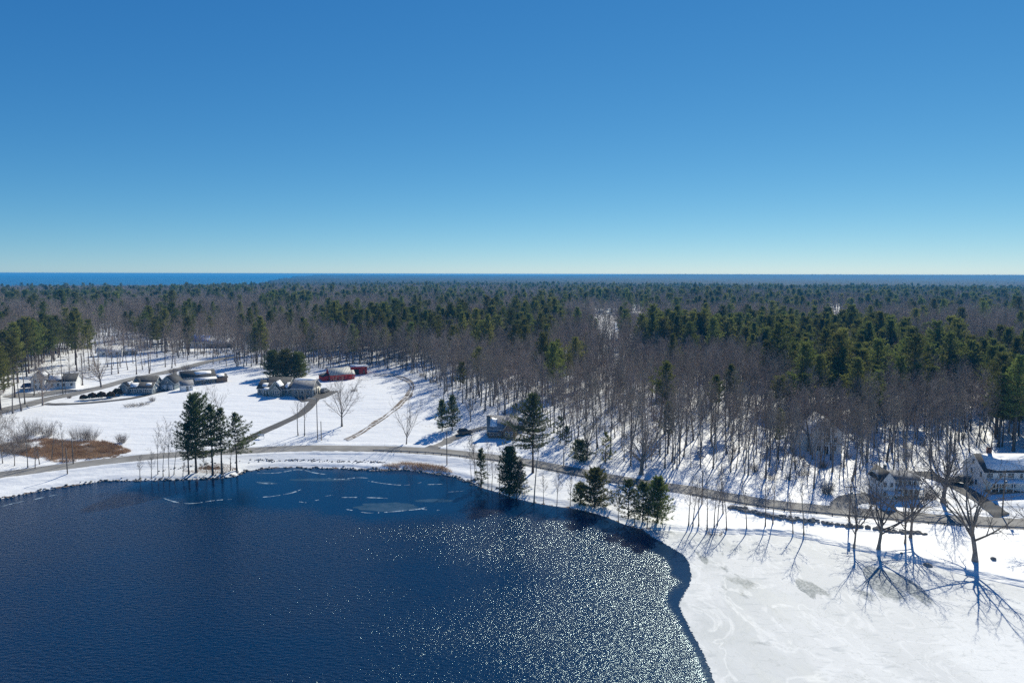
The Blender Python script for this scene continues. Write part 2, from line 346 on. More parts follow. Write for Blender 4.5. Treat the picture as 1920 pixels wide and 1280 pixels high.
def ice_mat():
    m = bpy.data.materials.new('lake_ice'); m.use_nodes = True; t = m.node_tree; n = t.nodes; l = t.links; b = n['Principled BSDF']
    tc = n.new('ShaderNodeTexCoord'); at = n.new('ShaderNodeAttribute'); at.attribute_name = 'edge'
    def noise(s, d, dis, vec=(1, 1, 1), rot=0):
        mp = n.new('ShaderNodeMapping'); mp.inputs['Scale'].default_value = vec; mp.inputs['Rotation'].default_value = (0, 0, rot); l.new(tc.outputs['Object'], mp.inputs['Vector'])
        q = n.new('ShaderNodeTexNoise'); q.inputs['Scale'].default_value = s; q.inputs['Detail'].default_value = d; q.inputs['Distortion'].default_value = dis
        l.new(mp.outputs[0], q.inputs['Vector']); return q.outputs['Fac']
    def mr(v, a, c, lo=0, hi=1):
        q = n.new('ShaderNodeMapRange'); q.inputs['From Min'].default_value = a; q.inputs['From Max'].default_value = c
        q.inputs['To Min'].default_value = lo; q.inputs['To Max'].default_value = hi; l.new(v, q.inputs['Value']); return q.outputs[0]
    def math_(op, a, c):
        q = n.new('ShaderNodeMath'); q.operation = op
        for i, v in enumerate((a, c)):
            if isinstance(v, (int, float)): q.inputs[i].default_value = v
            else: l.new(v, q.inputs[i])
        return q.outputs[0]
    def mix(f, a, c):
        q = n.new('ShaderNodeMix'); q.data_type = 'RGBA'; l.new(f, q.inputs['Factor'])
        for s, v in (('A', a), ('B', c)):
            if isinstance(v, tuple): q.inputs[s].default_value = (*v, 1)
            else: l.new(v, q.inputs[s])
        return q.outputs['Result']
    grey = mr(noise(.11, 4, 1.2, (1, .6, 1), .5), .42, .60)          # smooth wet grey ice
    vein = math_('SUBTRACT', 1.0, mr(math_('ABSOLUTE', math_('SUBTRACT', noise(.10, 3, 2.2, (1, .55, 1), .6), .5), 0), 0, .035))
    vein2 = math_('SUBTRACT', 1.0, mr(math_('ABSOLUTE', math_('SUBTRACT', noise(.22, 4, 2.5, (1, .7, 1), .4), .47), 0), 0, .02))
    darkp = mr(noise(.085, 5, .6, (1.2, .5, 1), .9), .605, .63)
    fine = noise(3.0, 5, 0)
    g1 = math_('MULTIPLY', grey, math_('ADD', math_('MULTIPLY', at.outputs['Fac'], .82), .16))
    c = mix(g1, (.69, .695, .69), (.44, .465, .485))
    c = mix(math_('MULTIPLY', vein, .42), c, (.86, .86, .85))
    snowy = math_('MULTIPLY', mr(noise(.045, 5, .8, (1, .45, 1), .7), .50, .62), math_('SUBTRACT', 1.0, math_('MULTIPLY', at.outputs['Fac'], .7)))
    c = mix(math_('MULTIPLY', snowy, .6), c, (.83, .835, .83))
    c = mix(math_('MULTIPLY', mr(noise(.8, 6, .4, (.35, 1.2, 1), .5), .58, .72), .55), c, (.40, .43, .45))
    c = mix(math_('MULTIPLY', math_('MULTIPLY', vein2, mr(fine, .4, .6)), .45), c, (.33, .35, .33))
    c = mix(math_('MULTIPLY', darkp, mr(fine, .35, .6, .4, .95)), c, (.17, .20, .21))
    l.new(c, b.inputs['Base Color'])
    l.new(mr(g1, 0, 1, .7, .5), b.inputs['Roughness']); b.inputs['Specular IOR Level'].default_value = .12
    bp = n.new('ShaderNodeBump'); bp.inputs['Strength'].default_value = .35; bp.inputs['Distance'].default_value = .1
    l.new(noise(.9, 5, .6), bp.inputs['Height']); l.new(bp.outputs[0], b.inputs['Normal'])
    return m
M['ice'] = ice_mat()
M['slush'] = mat('slush_ice', (.22, .32, .42), (.42, .5, .56), .4, 1.6, .3, 4)
M['film'] = mat('thin_grey_ice', (.02, .045, .075), (.045, .075, .11), .15, .5, .3, 3)
M['farwood'] = mat('far_canopy', (.010, .022, .016), (.020, .022, .026), .95, .012, lo=.42, hi=.58, detail=6)

# ------------------------------------------------------------------ setting: ground, water, roads
def polar(radii, angs):
    rr, aa = np.meshgrid(np.asarray(radii), np.radians(angs), indexing='ij')
    nr, na = rr.shape
    i = np.arange(nr - 1)[:, None] * na + np.arange(na - 1)[None, :]
    q = np.stack([i, i + 1, i + na + 1, i + na], -1).reshape(-1, 4)[:, ::-1]
    return (rr * np.sin(aa)).ravel(), (rr * np.cos(aa)).ravel(), q
def radii(a, b, step, g, end):
    r = list(np.arange(a, b, step)); s = step
    while r[-1] < end: s *= g; r.append(r[-1] + s)
    return r
rad = list(np.arange(30, 70, .9)) + list(np.arange(70, 112, .4)) + radii(112, 330, .9, 1.035, 9800)
gx, gy, gq = polar(rad, np.arange(-56, 56.01, .24))
gz = np.concatenate([H(a, b) for a, b in zip(np.array_split(gx, 12), np.array_split(gy, 12))])
me = fmesh('ground', np.stack([gx, gy, gz], 1), gq)
gsd = np.full(gx.shape, 400.0); nr_ = np.hypot(gx, gy) < 330; gsd[nr_] = sdist(gx[nr_], gy[nr_], LAKE)
ppx, ppy = proj(gx, gy, gz)
lit = .52 * ((gsd > 35)) * fbm(gx / 25, gy / 25, 40)
WOODFLOOR = lit
rip = (1 - ss(0, .9, np.abs(gsd - .7))) * .42 * (.4 + fbm(gx / 3, gy / 3, 44)) * (ppx < 1280) + (1 - ss(.0, .8, np.abs(gsd - 4.2))) * .42 * fbm(gx / 6, gy / 3, 45) * (ppx < 700)
lit = np.maximum(np.where(gsd > 35, lit, 0), np.where(gsd < 8, rip, 0))
under = np.exp(-(((ppx - 395) / 38) ** 2 + ((ppy - 877) / 7) ** 2)) * .75
marsh = np.exp(-(((ppx - 170) / 75) ** 4 + ((ppy - 846) / 15) ** 4)) * .8 + np.exp(-(((ppx - 60) / 55) ** 4 + ((ppy - 835) / 26) ** 4)) * .45
yard = np.exp(-(((ppx - 145) / 60) ** 4 + ((ppy - 700) / 18) ** 4)) * .5
lit = np.maximum(lit, np.maximum(under, np.maximum(marsh, yard)))
rd_ = np.full(gx.shape, 99.0); rd_[nr_] = seg_dist(gx[nr_], gy[nr_], ROAD)[0]
lit = np.maximum(lit, (1 - ss(.1, 1.3, np.abs(rd_ - 3.9))) * .62 * fbm(gx / 2.2, gy / 2.2, 47))   # sanded, dirty plough edges
lit = np.where((gsd < -.15) & (gx < 38), .9, lit)
a = me.attributes.new('litter', 'FLOAT', 'POINT'); a.data.foreach_set('value', lit.astype(np.float32))
tag(obj('ground', me, M['snow'], smooth=True), 'snow covered ground rising from the lake', 'ground', kind='structure')

wx, wy, wq = polar(radii(12, 245, 1.2, 1.05, 250), np.arange(-80, 80.01, .5))
wsd = sdist(wx, wy, LAKE)
keep = (wsd[wq] < 2.5).any(1); wq = wq[keep]
CALM1 = [tuple(P(*p)[:2]) for p in [(300, 880), (500, 868), (880, 890), (915, 905), (905, 950), (860, 968), (800, 972), (690, 978), (600, 968), (560, 956), (500, 952), (440, 956), (350, 952), (290, 938), (230, 922), (200, 895)]]
CALM2 = [tuple(P(*p)[:2]) for p in [(880, 890), (1000, 930), (1100, 945), (1200, 985), (1300, 1020), (1320, 1090), (1295, 1140), (1300, 1160), (1268, 1150), (1235, 1125), (1258, 1100), (1262, 1070), (1245, 1048), (1200, 1020), (1120, 990), (1060, 975), (980, 965), (930, 955), (880, 950)]]
EDGE_PX = [(1205, 992), (1222, 1005), (1262, 1028), (1284, 1043), (1293, 1060), (1296, 1080), (1292, 1098), (1282, 1116), (1275, 1130), (1277, 1145), (1286, 1162),
           (1297, 1185), (1310, 1208), (1325, 1240), (1338, 1275), (1352, 1320), (1385, 1420), (1420, 1560)]
EDGE = [tuple(P(x, y)[:2]) for x, y in spline(EDGE_PX, 8)]
calm = np.zeros(len(wx))
for Z_, f in ((CALM1, 6.0), (CALM2, 2.2)):
    calm = np.maximum(calm, 1 - ss(-f, f, sdist(wx, wy, Z_) + (fbm(wx / 5, wy / 5, 60) - .5) * 5))
calm = np.maximum(calm, .9 * (1 - ss(.6, 2.2, seg_dist(wx, wy, EDGE)[0])))
me = fmesh('lake_water', np.stack([wx, wy, np.zeros(len(wx))], 1), wq)
a = me.attributes.new('calm', 'FLOAT', 'POINT'); a.data.foreach_set('value', calm.astype(np.float32))
tag(obj('lake_water', me, M['water']), 'dark blue open water of the lake', 'lake', kind='structure')

sx, sy, sq = polar([1500, 2500, 5000, 9000, 17000], np.arange(-60, 60.01, 2))
tag(obj('sea', fmesh('sea', np.stack([sx, sy, np.full(len(sx), .05)], 1), sq), M['sea']), 'blue sea on the horizon', 'sea', kind='structure')

# ice sheet: dense outline, triangulated on a grid clipped to the outline
def sheet(name, ring, z, thick, m, step, edge=None):
    xs = [p[0] for p in ring]; ys = [p[1] for p in ring]
    bm = bmesh.new(); vs_ = [bm.verts.new((x, y, z)) for x, y in ring]
    es = [bm.edges.new((vs_[i], vs_[(i + 1) % len(vs_)])) for i in range(len(vs_))]
    bmesh.ops.triangle_fill(bm, edges=es, use_beauty=True)
    for k in range(int(max(xs) - min(xs)) // step):
        x = min(xs) + (k + 1) * step
        bmesh.ops.bisect_plane(bm, geom=bm.verts[:] + bm.edges[:] + bm.faces[:], plane_co=(x, 0, 0), plane_no=(1, 0, 0))
    for k in range(int(max(ys) - min(ys)) // step):
        y = min(ys) + (k + 1) * step
        bmesh.ops.bisect_plane(bm, geom=bm.verts[:] + bm.edges[:] + bm.faces[:], plane_co=(0, y, 0), plane_no=(0, 1, 0))
    bmesh.ops.recalc_face_normals(bm, faces=bm.faces[:])
    if bm.faces and bm.faces[0].normal.z < 0: bmesh.ops.reverse_faces(bm, faces=bm.faces[:])
    be = [e for e in bm.edges if e.is_boundary]
    r = bmesh.ops.extrude_edge_only(bm, edges=be)
    for v in r['geom']:
        if isinstance(v, bmesh.types.BMVert): v.co.z -= thick
    me = bpy.data.meshes.new(name); bm.to_mesh(me); bm.free()
    return obj(name, me, m)
rngE = random.Random(5)
ring = [(x + rngE.uniform(-.18, .18), y + rngE.uniform(-.18, .18)) for x, y in spline([p for p in EDGE], 3)]
ring += [(60, 10), (150, 10), (175, 60), tuple(P(2300, 1150)[:2]), tuple(P(1950, 1085)[:2]), tuple(P(1650, 1022)[:2]), tuple(P(1480, 985)[:2]), tuple(P(1300, 982)[:2]), tuple(P(1235, 982)[:2])]
ice = sheet('lake_ice', ring, .07, .16, M['ice'], 6)
co = np.array([v.co[:] for v in ice.data.vertices]); ed = seg_dist(co[:, 0], co[:, 1], EDGE)[0]
a = ice.data.attributes.new('edge', 'FLOAT', 'POINT'); a.data.foreach_set('value', (1 - ss(8, 34, ed)).astype(np.float32))
tag(ice, 'white and grey ice sheet on the lake', 'ice', kind='structure')

def ribbon(name, pts, wl, wr, m, dz, label, cat, wob=0.0, seed=0, flatz=None):
    V, F = [], []; n = len(pts); K = 5
    for i, p in enumerate(pts):
        a, b = pts[max(i - 1, 0)], pts[min(i + 1, n - 1)]
        t = Vector((b[0] - a[0], b[1] - a[1], 0)).normalized(); nn = Vector((-t.y, t.x, 0))
        l_ = wl + wob * (float(vn(i * .3, 0, seed)) - .5); r_ = wr + wob * (float(vn(i * .3, 5, seed)) - .5)
        for k in range(K):
            V.append(Vector((p[0], p[1], 0)) + nn * (l_ * (1 - k / (K - 1)) - r_ * k / (K - 1)))
    xs = np.array([v.x for v in V]); ys = np.array([v.y for v in V])
    zs = H(xs, ys) + dz if flatz is None else np.full(len(xs), flatz)
    V = [(x, y, z) for x, y, z in zip(xs, ys, zs)]
    for i in range(n - 1):
        for k in range(K - 1): q = i * K + k; F.append((q, q + 1, q + K + 1, q + K))
    return tag(obj(name, fmesh(name, V, F), m, smooth=True), label, cat, kind='structure')
def path(pxs, n=6): return [tuple(G(x, y)[:2]) for x, y in spline(pxs, n)]
ribbon('road', spline(ROAD, 2), 3.3, 3.3, M['asphalt'], 0, 'grey paved road curving along the lake shore', 'road', .5, 2, flatz=ROADZ + .03)
SIDE_PX = [(-60, 790), (0, 771), (45, 760), (90, 748), (140, 738), (190, 726), (250, 710), (300, 700), (345, 690), (390, 678), (440, 668)]
SIDE = path(SIDE_PX, 8)
ribbon('side_road', SIDE, 3.0, 3.0, M['asphalt'], .12, 'paved side road past the blue house', 'road', .8, 3)
ribbon('house_driveway', path([(84, 757), (110, 758), (150, 756.5), (200, 752.5), (250, 746), (290, 737), (318, 729), (335, 722)], 6), 1.3, 1.3, M['asphalt_dark'], .14, 'narrow driveway below the blue house', 'driveway', .7, 4)
ribbon('driveway', path([(437, 846), (463, 826), (491, 811), (524, 796), (558, 780), (578, 765), (589, 752), (597, 742), (606, 735)], 6), 1.7, 1.5, M['asphalt_dark'], .14, 'dark driveway climbing to the long house', 'driveway', .3, 5)
ribbon('parking_area', path([(560, 750), (580, 747), (600, 742), (618, 733)], 6), 4.5, 3.5, M['asphalt_dark'], .16, 'dark paved yard beside the garage', 'driveway', .3, 6)
ribbon('far_yard', path([(20, 740), (50, 742), (90, 738), (130, 730)], 6), 4, 4, M['asphalt'], .12, 'bare yard in front of the white farmhouse', 'yard', 1.5, 7)
ribbon('farm_track', path([(648, 824), (672, 811), (697, 795), (722, 778), (745, 760), (762, 742), (769, 728), (766, 718), (752, 710), (735, 705), (700, 704)], 6), .42, .42, M['dirt'], .12, 'left rut of the curved track over the snow', 'track', .8, 8)
ribbon('farm_track', path([(652, 826), (678, 812), (703, 796), (729, 779), (752, 761), (769, 743), (775, 728), (771, 716), (756, 707), (737, 702), (702, 701.5)], 6), .36, .36, M['dirt'], .12, 'right rut of the curved track over the snow', 'track', .8, 9)
ribbon('house_apron', path([(800, 843), (825, 834), (840, 826), (852, 820), (870, 813), (895, 806), (915, 802)], 6), 1.6, 1.6, M['asphalt'], .12, 'short drive to the grey house', 'driveway', 1.0, 10)
ribbon('house_apron', path([(1585, 955), (1600, 940), (1640, 932)], 6), 3.2, 1.8, M['asphalt'], .12, 'paved apron beside the columned white house', 'driveway', .6, 11)
ribbon('house_apron', path([(1880, 968), (1850, 945), (1815, 922), (1780, 905), (1745, 893), (1732, 884)], 6), 1.8, 1.8, M['asphalt_dark'], .12, 'dark drive between the two white houses', 'driveway', .6, 12)

# far wooded land beyond the near forest
rngF = np.random.default_rng(4)
fx, fy, fq = polar(radii(1750, 1751, 18, 1.012, 8800), np.arange(-24, 50, .07))
jit = rngF.random(len(fx))
fz = H0(fx, fy)
fo = np.where(fz > .8, fz + 9 + 11 * jit ** 1.5 * (.5 + fbm(fx / 60, fy / 60, 70)), -6)
tag(obj('far_forest', fmesh('far_forest', np.stack([fx + 6 * (rngF.random(len(fx)) - .5), fy + 10 * (rngF.random(len(fx)) - .5), fo], 1), fq), M['farwood']), 'far wooded land fading to blue below the horizon', 'far forest', kind='stuff')

# ------------------------------------------------------------------ trees
def tubes(segs, k):
    S = np.array(segs, float)
    p, q, r0, r1 = S[:, 0:3], S[:, 3:6], S[:, 6], S[:, 7]
    d = q - p; d /= np.linalg.norm(d, axis=1, keepdims=True) + 1e-9
    ref = np.where(np.abs(d[:, 2:3]) < .8, np.array([[0, 0, 1.]]), np.array([[1., 0, 0]]))
    a = np.cross(d, ref); a /= np.linalg.norm(a, axis=1, keepdims=True); b = np.cross(d, a)
    t = 2 * np.pi * np.arange(k) / k
    off = a[:, None] * np.cos(t)[None, :, None] + b[:, None] * np.sin(t)[None, :, None]
    V = np.concatenate([p[:, None] + off * r0[:, None, None], q[:, None] + off * r1[:, None, None]], 1).reshape(-1, 3)
    base = np.arange(len(S))[:, None] * 2 * k; i = np.arange(k)[None]
    j = (i + 1) % k
    F = np.stack([base + i, base + j, base + k + j, base + k + i], -1).reshape(-1, 4)
    return V, F
def join(parts):
    V, F, o = [], [], 0
    for v, f in parts: V.append(v); F.append(f + o); o += len(v)
    return np.concatenate(V), np.concatenate(F)
def grow(seed, Ht, r, cfg):
    """a bare tree: level 0 trunk, 1 limbs, 2 branches, 3 twigs, 4 spray"""
    rg = random.Random(seed); lev = [[], [], [], [], []]
    def rv(): return Vector((rg.gauss(0, 1), rg.gauss(0, 1), rg.gauss(0, 1)))
    def rec(p, d, L, r0, lv):
        n = cfg['seg'][lv]; r1 = r0 * cfg['end'][lv]; pts = []
        for i in range(n):
            d = (d + rv() * cfg['bend'][lv] + Vector((0, 0, cfg['up'][lv]))).normalized()
            q = p + d * (L / n); ra = r0 + (r1 - r0) * i / n; rb = r0 + (r1 - r0) * (i + 1) / n
            if lv == 0 and i == 0: ra *= 1.5
            lev[lv].append((*p, *q, ra, rb)); pts.append((p, q, d, ra, rb)); p = q
        if lv >= len(cfg['n']): return
        m = cfg['n'][lv]; az = rg.uniform(0, 6.28)
        for k in range(m):
            s = cfg['s0'][lv] + (1 - cfg['s0'][lv]) * (k + rg.uniform(.2, .9)) / m
            s = min(s, .995); fi = s * n; i = int(fi); f = fi - i; a_, b_, dd, ra, rb = pts[i]
            pp = a_.lerp(b_, f); rr = ra + (rb - ra) * f
            az += 2.4 + rg.uniform(-.5, .5)
            e1 = dd.orthogonal().normalized(); e2 = dd.cross(e1)
            sr = (s - cfg['s0'][lv]) / (1 - cfg['s0'][lv])
            an = R(cfg['ang'][lv] * (1 - cfg['close'][lv] * sr) + rg.gauss(0, cfg['av'][lv]))
            nd = dd * math.cos(an) + (e1 * math.cos(az) + e2 * math.sin(az)) * math.sin(an)
            ll = L * cfg['len'][lv] * (1 - cfg['tap'][lv] * sr) * rg.uniform(.7, 1.2)
            rec(pp, nd, ll, max(rr * cfg['rr'][lv], cfg['rmin'][lv + 1]), lv + 1)
    rec(Vector((0, 0, -.3)), Vector((rg.uniform(-.04, .04), rg.uniform(-.04, .04), 1)), Ht * cfg['trunk'], r, 0)
    T = [tubes(lev[0], 8)]; C = []
    for i, k in ((1, 5), (2, 4), (3, 3), (4, 3)):
        if lev[i]: (C).append(tubes(lev[i], k))
    return join(T), join(C)
FOREST = dict(trunk=.93, seg=[9, 4, 3, 2, 1], end=[.12, .25, .3, .5, .5], bend=[.035, .10, .14, .16, .1], up=[.03, .10, .06, .05, 0], n=[19, 6, 6, 3], s0=[.44, .2, .2, .25],
              ang=[58, 45, 42, 40], av=[8, 9, 10, 12], close=[.45, .2, .1, 0], len=[.28, .45, .45, .55], tap=[.5, .45, .4, .3], rr=[.38, .55, .55, .7], rmin=[.05, .03, .02, .015, .012])
FARTREE = dict(FOREST, seg=[5, 2, 1, 1, 1], n=[18, 6, 6], rmin=[.08, .05, .045, .035, .02])
YARD = dict(trunk=.34, seg=[4, 7, 4, 3, 2], end=[.8, .15, .25, .4, .5], bend=[.04, .09, .12, .14, .15], up=[.03, .035, .03, .04, .02], n=[10, 10, 7, 5], s0=[.55, .16, .2, .2],
            ang=[48, 38, 38, 38], av=[10, 9, 9, 10], close=[.75, .2, .1, 0], len=[1.95, .40, .40, .42], tap=[-.25, .5, .4, .3], rr=[.5, .58, .55, .6], rmin=[.06, .045, .03, .022, .016])
RIGHT = dict(YARD, trunk=.47, n=[8, 8, 6, 5], ang=[46, 40, 38, 38], up=[.03, .022, .03, .03, .02], rr=[.62, .62, .55, .6], rmin=[.08, .05, .032, .022, .016])
SLIM = dict(FOREST, n=[14, 5, 4, 2], s0=[.35, .2, .2, .25], ang=[45, 42, 40, 40], len=[.30, .4, .42, .5])
VASE = dict(YARD, trunk=.22, n=[8, 7, 5, 3], ang=[30, 28, 32, 35], len=[3.2, .30, .38, .42], up=[.03, .05, .04, .04, .02])
POLE_T = dict(FOREST, n=[10, 4, 3, 2], s0=[.55, .2, .2, .2], len=[.16, .4, .4, .5])
SNAG = dict(FOREST, n=[6, 3], s0=[.45, .2], len=[.22, .5], tap=[.3, .3], trunk=.95)
BIG = dict(YARD, trunk=.42, n=[11, 10, 7, 5], ang=[62, 40, 40, 38], len=[1.35, .42, .42, .42])
def pine(seed, Ht, r, cb, W, blen, bwid, nb, nt, step, droop=0.0, top=.75, lop=0.0, gap=.12):
    rg = random.Random(seed); segs = []; p = Vector((0, 0, -.3)); n = 10; T = []
    for i in range(n):
        q = Vector((rg.gauss(0, .05) * i * .4, rg.gauss(0, .05) * i * .4, Ht * (i + 1) / n * .985))
        T.append((*p, *q, r * (1 - .9 * i / n) * (1.4 if i == 0 else 1), r * (1 - .9 * (i + 1) / n))); p = q
    tc, td = [], []
    z = cb * Ht; az = 0; la = rg.uniform(0, 6.28)
    while z < Ht * .985:
        s = (z - cb * Ht) / ((1 - cb) * Ht)
        wd = W * min(1, (s + .22) / .4) * (1 - s) ** top + .25
        for k in range(nb):
            az += 6.283 / nb + rg.uniform(-.35, .35)
            if rg.random() < gap: continue
            L = wd * rg.uniform(.62, 1.18) * (1 + lop * math.cos(az - la))
            el = -.12 - droop + s * .75 + rg.gauss(0, .1)
            d = Vector((math.cos(az) * math.cos(el), math.sin(az) * math.cos(el), math.sin(el)))
            p = Vector((0, 0, z + rg.uniform(-.2, .2) * step)); m = 4; r0 = .018 * L + .02
            for i in range(m):
                d = (d + Vector((0, 0, .10)) + Vector((rg.gauss(0, .06), rg.gauss(0, .06), rg.gauss(0, .04)))).normalized()
                q = p + d * L / m
                segs.append((*p, *q, r0 * (1 - i / m) + .008, r0 * (1 - (i + 1) / m) + .008))
                lo_ = .15 if i == 0 else 0
                if i > 0 or L < 1.2 or rg.random() < .35:
                    e = d.cross(Vector((0, 0, 1))).normalized(); wl = L * .16 * (1.1 - abs(i - 2) / 4)
                    for j in range(max(2, int(L / m / .21))):
                        c = p.lerp(q, rg.random()) + e * rg.gauss(0, wl) + Vector((0, 0, rg.gauss(.03, .07)))
                        tc.append(c); td.append(d + e * rg.gauss(0, .5))
                p = q
        z += step * rg.uniform(.75, 1.25) * (1 - .45 * s)
    tc.append(Vector((0, 0, Ht * .985))); td.append(Vector((0, 0, 1)))
    C = np.array([c[:] for c in tc]); D = np.array([d[:] for d in td])
    rng = np.random.default_rng(seed); N = len(C)
    c = np.repeat(C, nt, 0) + rng.normal(0, .07, (N * nt, 3)); d = np.repeat(D, nt, 0) * .8 + rng.normal(0, .55, (N * nt, 3)) + np.array([0, 0, .35])
    d /= np.linalg.norm(d, axis=1, keepdims=True)
    u = np.cross(d, rng.normal(0, 1, d.shape)); u /= np.linalg.norm(u, axis=1, keepdims=True)
    ln = blen * rng.uniform(.6, 1.3, (len(c), 1)); wd = bwid * rng.uniform(.6, 1.3, (len(c), 1))
    V = np.stack([c - u * wd * .5, c + u * wd * .5, c + d * ln * .6 + u * wd * .55, c + d * ln, c + d * ln * .6 - u * wd * .55], 1).reshape(-1, 3)
    b = np.arange(len(c))[:, None] * 5
    Q = np.concatenate([b + np.array([[0, 1, 2, 4]])]); Tt = b + np.array([[4, 2, 3]])
    return join([tubes(T, 8), tubes(segs, 4)]), (V, Q, Tt)
def tree_obj(name, data, kind, mats, loc, rz, s, label, cat, group):
    root = empty(name, loc, label, cat, group, rz); root.scale = s if isinstance(s, tuple) else (s, s, s)
    for nm, me, m in data:
        o = bpy.data.objects.new(nm, me); COL.objects.link(o); o.parent = root
        if not me.materials: me.materials.append(m)
    return root
def bare_data(seed, Ht, r, cfg, mt=None, mc=None):
    (tv, tf), (cv, cf) = grow(seed, Ht, r, cfg)
    zmax = max(tv[:, 2].max(), cv[:, 2].max()); k = Ht / zmax
    return [('trunk', fmesh('bare_trunk', tv * k, tf), M[mt or 'bark']), ('crown', fmesh('bare_crown', cv * k, cf), M[mc or 'twig'])]
def pine_data(seed, Ht, r, cb, W, mn='needle', fine=1.0, **kw):
    a = dict(blen=.5 * fine, bwid=.085 * fine, nb=6, nt=6, step=.75); a.update(kw)
    (tv, tf), (V, Q, T) = pine(seed, Ht, r, cb, W, **a)
    return [('trunk', fmesh('pine_trunk', tv, tf), M['bark_dark']), ('crown', fmesh('pine_crown', V, Q, T), M[mn])]
def both(data, name):   # one mesh with two materials, for the far mass
    vs_, qs, ts, qm, tm, o = [], [], [], [], [], 0
    for i, (_, me, m) in enumerate(data):
        n = len(me.vertices); v = np.empty(n * 3, np.float32); me.vertices.foreach_get('co', v); vs_.append(v.reshape(-1, 3))
        lt = np.empty(len(me.polygons), np.int32); me.polygons.foreach_get('loop_total', lt)
        vi = np.empty(len(me.loops), np.int32); me.loops.foreach_get('vertex_index', vi)
        st = np.empty(len(me.polygons), np.int32); me.polygons.foreach_get('loop_start', st)
        for k, lst, lm in ((4, qs, qm), (3, ts, tm)):
            s = st[lt == k]
            if len(s): lst.append(vi[s[:, None] + np.arange(k)[None]] + o); lm.append(np.full(len(s), i))
        o += n
    me = fmesh(name, np.concatenate(vs_), np.concatenate(qs) if qs else None, np.concatenate(ts) if ts else None, np.concatenate(qm) if qm else None, np.concatenate(tm) if tm else None)
    for _, _, m in data: me.materials.append(m)
    return me

# ---- forest layout -------------------------------------------------------
OPEN_PX = [(-60, 800), (-20, 760), (20, 728), (60, 700), (120, 668), (180, 650), (250, 648), (300, 660), (335, 672), (420, 688), (500, 690), (600, 692), (690, 692), (765, 697),
           (800, 715), (830, 745), (865, 755), (900, 780), (945, 790), (1030, 800), (1062, 845), (1150, 868), (1250, 885), (1400, 897), (1510, 905), (1600, 905), (1640, 872),
           (1760, 872), (1790, 850), (1960, 838), (2100, 840), (2100, 1300), (-60, 1300)]
PINE_PX = [([(1195, 603), (1225, 590), (1260, 587), (1340, 592), (1440, 588), (1500, 582), (1600, 588), (1660, 598), (1720, 618), (1800, 630), (1880, 630), (1940, 636), (1940, 700), (1850, 676), (1790, 664),
             (1740, 680), (1640, 686), (1600, 684), (1560, 694), (1500, 662), (1400, 628), (1330, 622), (1240, 614)], .66),
           ([(1862, 690), (1890, 672), (1960, 660), (1960, 780), (1900, 770), (1870, 740)], .8),
           ([(590, 585), (650, 565), (720, 575), (830, 582), (960, 570), (1050, 565), (1055, 595), (1000, 612), (960, 615), (900, 612), (840, 602), (790, 606), (700, 606), (620, 597)], .34),
           ([(20, 610), (80, 596), (170, 600), (180, 640), (120, 652), (40, 645), (15, 640)], .85), ([(-80, 635), (20, 632), (42, 660), (38, 700), (-80, 730)], .9),
           ([(225, 592), (300, 572), (410, 572), (410, 590), (330, 598), (240, 606)], .32), ([(0, 545), (480, 532), (480, 548), (0, 560)], .22),
           ([(600, 533), (1100, 526), (1920, 538), (1920, 575), (1500, 572), (1250, 556), (1050, 560), (800, 548), (600, 548)], .12),
           ([(1100, 524), (1940, 532), (1940, 546), (1100, 536)], .22), ([(1015, 648), (1050, 640), (1090, 642), (1100, 655), (1020, 660)], .5), ([(480, 560), (520, 548), (600, 552), (590, 566), (500, 570)], .4),
           ([(1480, 660), (1520, 655), (1545, 672), (1500, 680)], .6)]
CLEAR_PX = [(1108, 1165, 594, 606, 1.0), (1180, 1210, 585, 596, 1.0), (188, 228, 650, 672, .65), (355, 440, 632, 662, .5), (1555, 1580, 588, 600, 1.0)]
SPARSE_PX = [(120, 640), (335, 640), (340, 690), (230, 703), (140, 716)]
rngT = np.random.default_rng(11)
X, Y = [], []
for r0, r1, sp in ((60, 470, 3.9), (470, 950, 5.6), (950, 2050, 7.6)):
    g = np.arange(-r1, r1, sp); a, b = np.meshgrid(g, g[g > 0])
    a = a.ravel() + rngT.uniform(-.46, .46, a.size) * sp; b = b.ravel() + rngT.uniform(-.46, .46, b.size) * sp
    rr = np.hypot(a, b); az = np.degrees(np.arctan2(a, b)); k = (rr >= r0) & (rr < r1) & (np.abs(az) < 40.5)
    X.append(a[k]); Y.append(b[k])
X = np.concatenate(X); Y = np.concatenate(Y)
Z = np.concatenate([H(a, b) for a, b in zip(np.array_split(X, 8), np.array_split(Y, 8))])
bx, by = proj(X, Y, Z); RR = np.hypot(X, Y)
nz = fbm(X / 90, Y / 60, 80); hv = rngT.uniform(.72, 1.12, len(X)) * (.86 + .3 * fbm(X / 40, Y / 40, 81))
tx, ty = proj(X, Y, Z + 18.5 * hv)
pp = .006 + .03 * (RR > 330) + np.where((RR > 520), .2 * ss(.58, .68, nz), 0)
for poly, pr in PINE_PX: pp = np.where(inside(tx, ty, poly), np.maximum(pp, pr), pp)
keep = (~inside(bx, by, OPEN_PX) | (inside(bx, by, SPARSE_PX) & (rngT.random(len(X)) < .16))) & (Z > 1.0) & (sdist(X, Y, LAKE) > 24)
dside = seg_dist(X, Y, SIDE)[0]; keep &= (dside > 6) & (seg_dist(X, Y, ROAD)[0] > 8)
for x0, x1, y0, y1, pk in CLEAR_PX:
    hit = (bx > x0) & (bx < x1) & (ty < y1) & (by > y0)
    keep &= ~(hit & (rngT.random(len(X)) < np.where(by < y1 + 14, .98, .74) * pk))
keep &= rngT.random(len(X)) < (.72 + .4 * ss(.3, .6, fbm(X / 30, Y / 30, 83)))
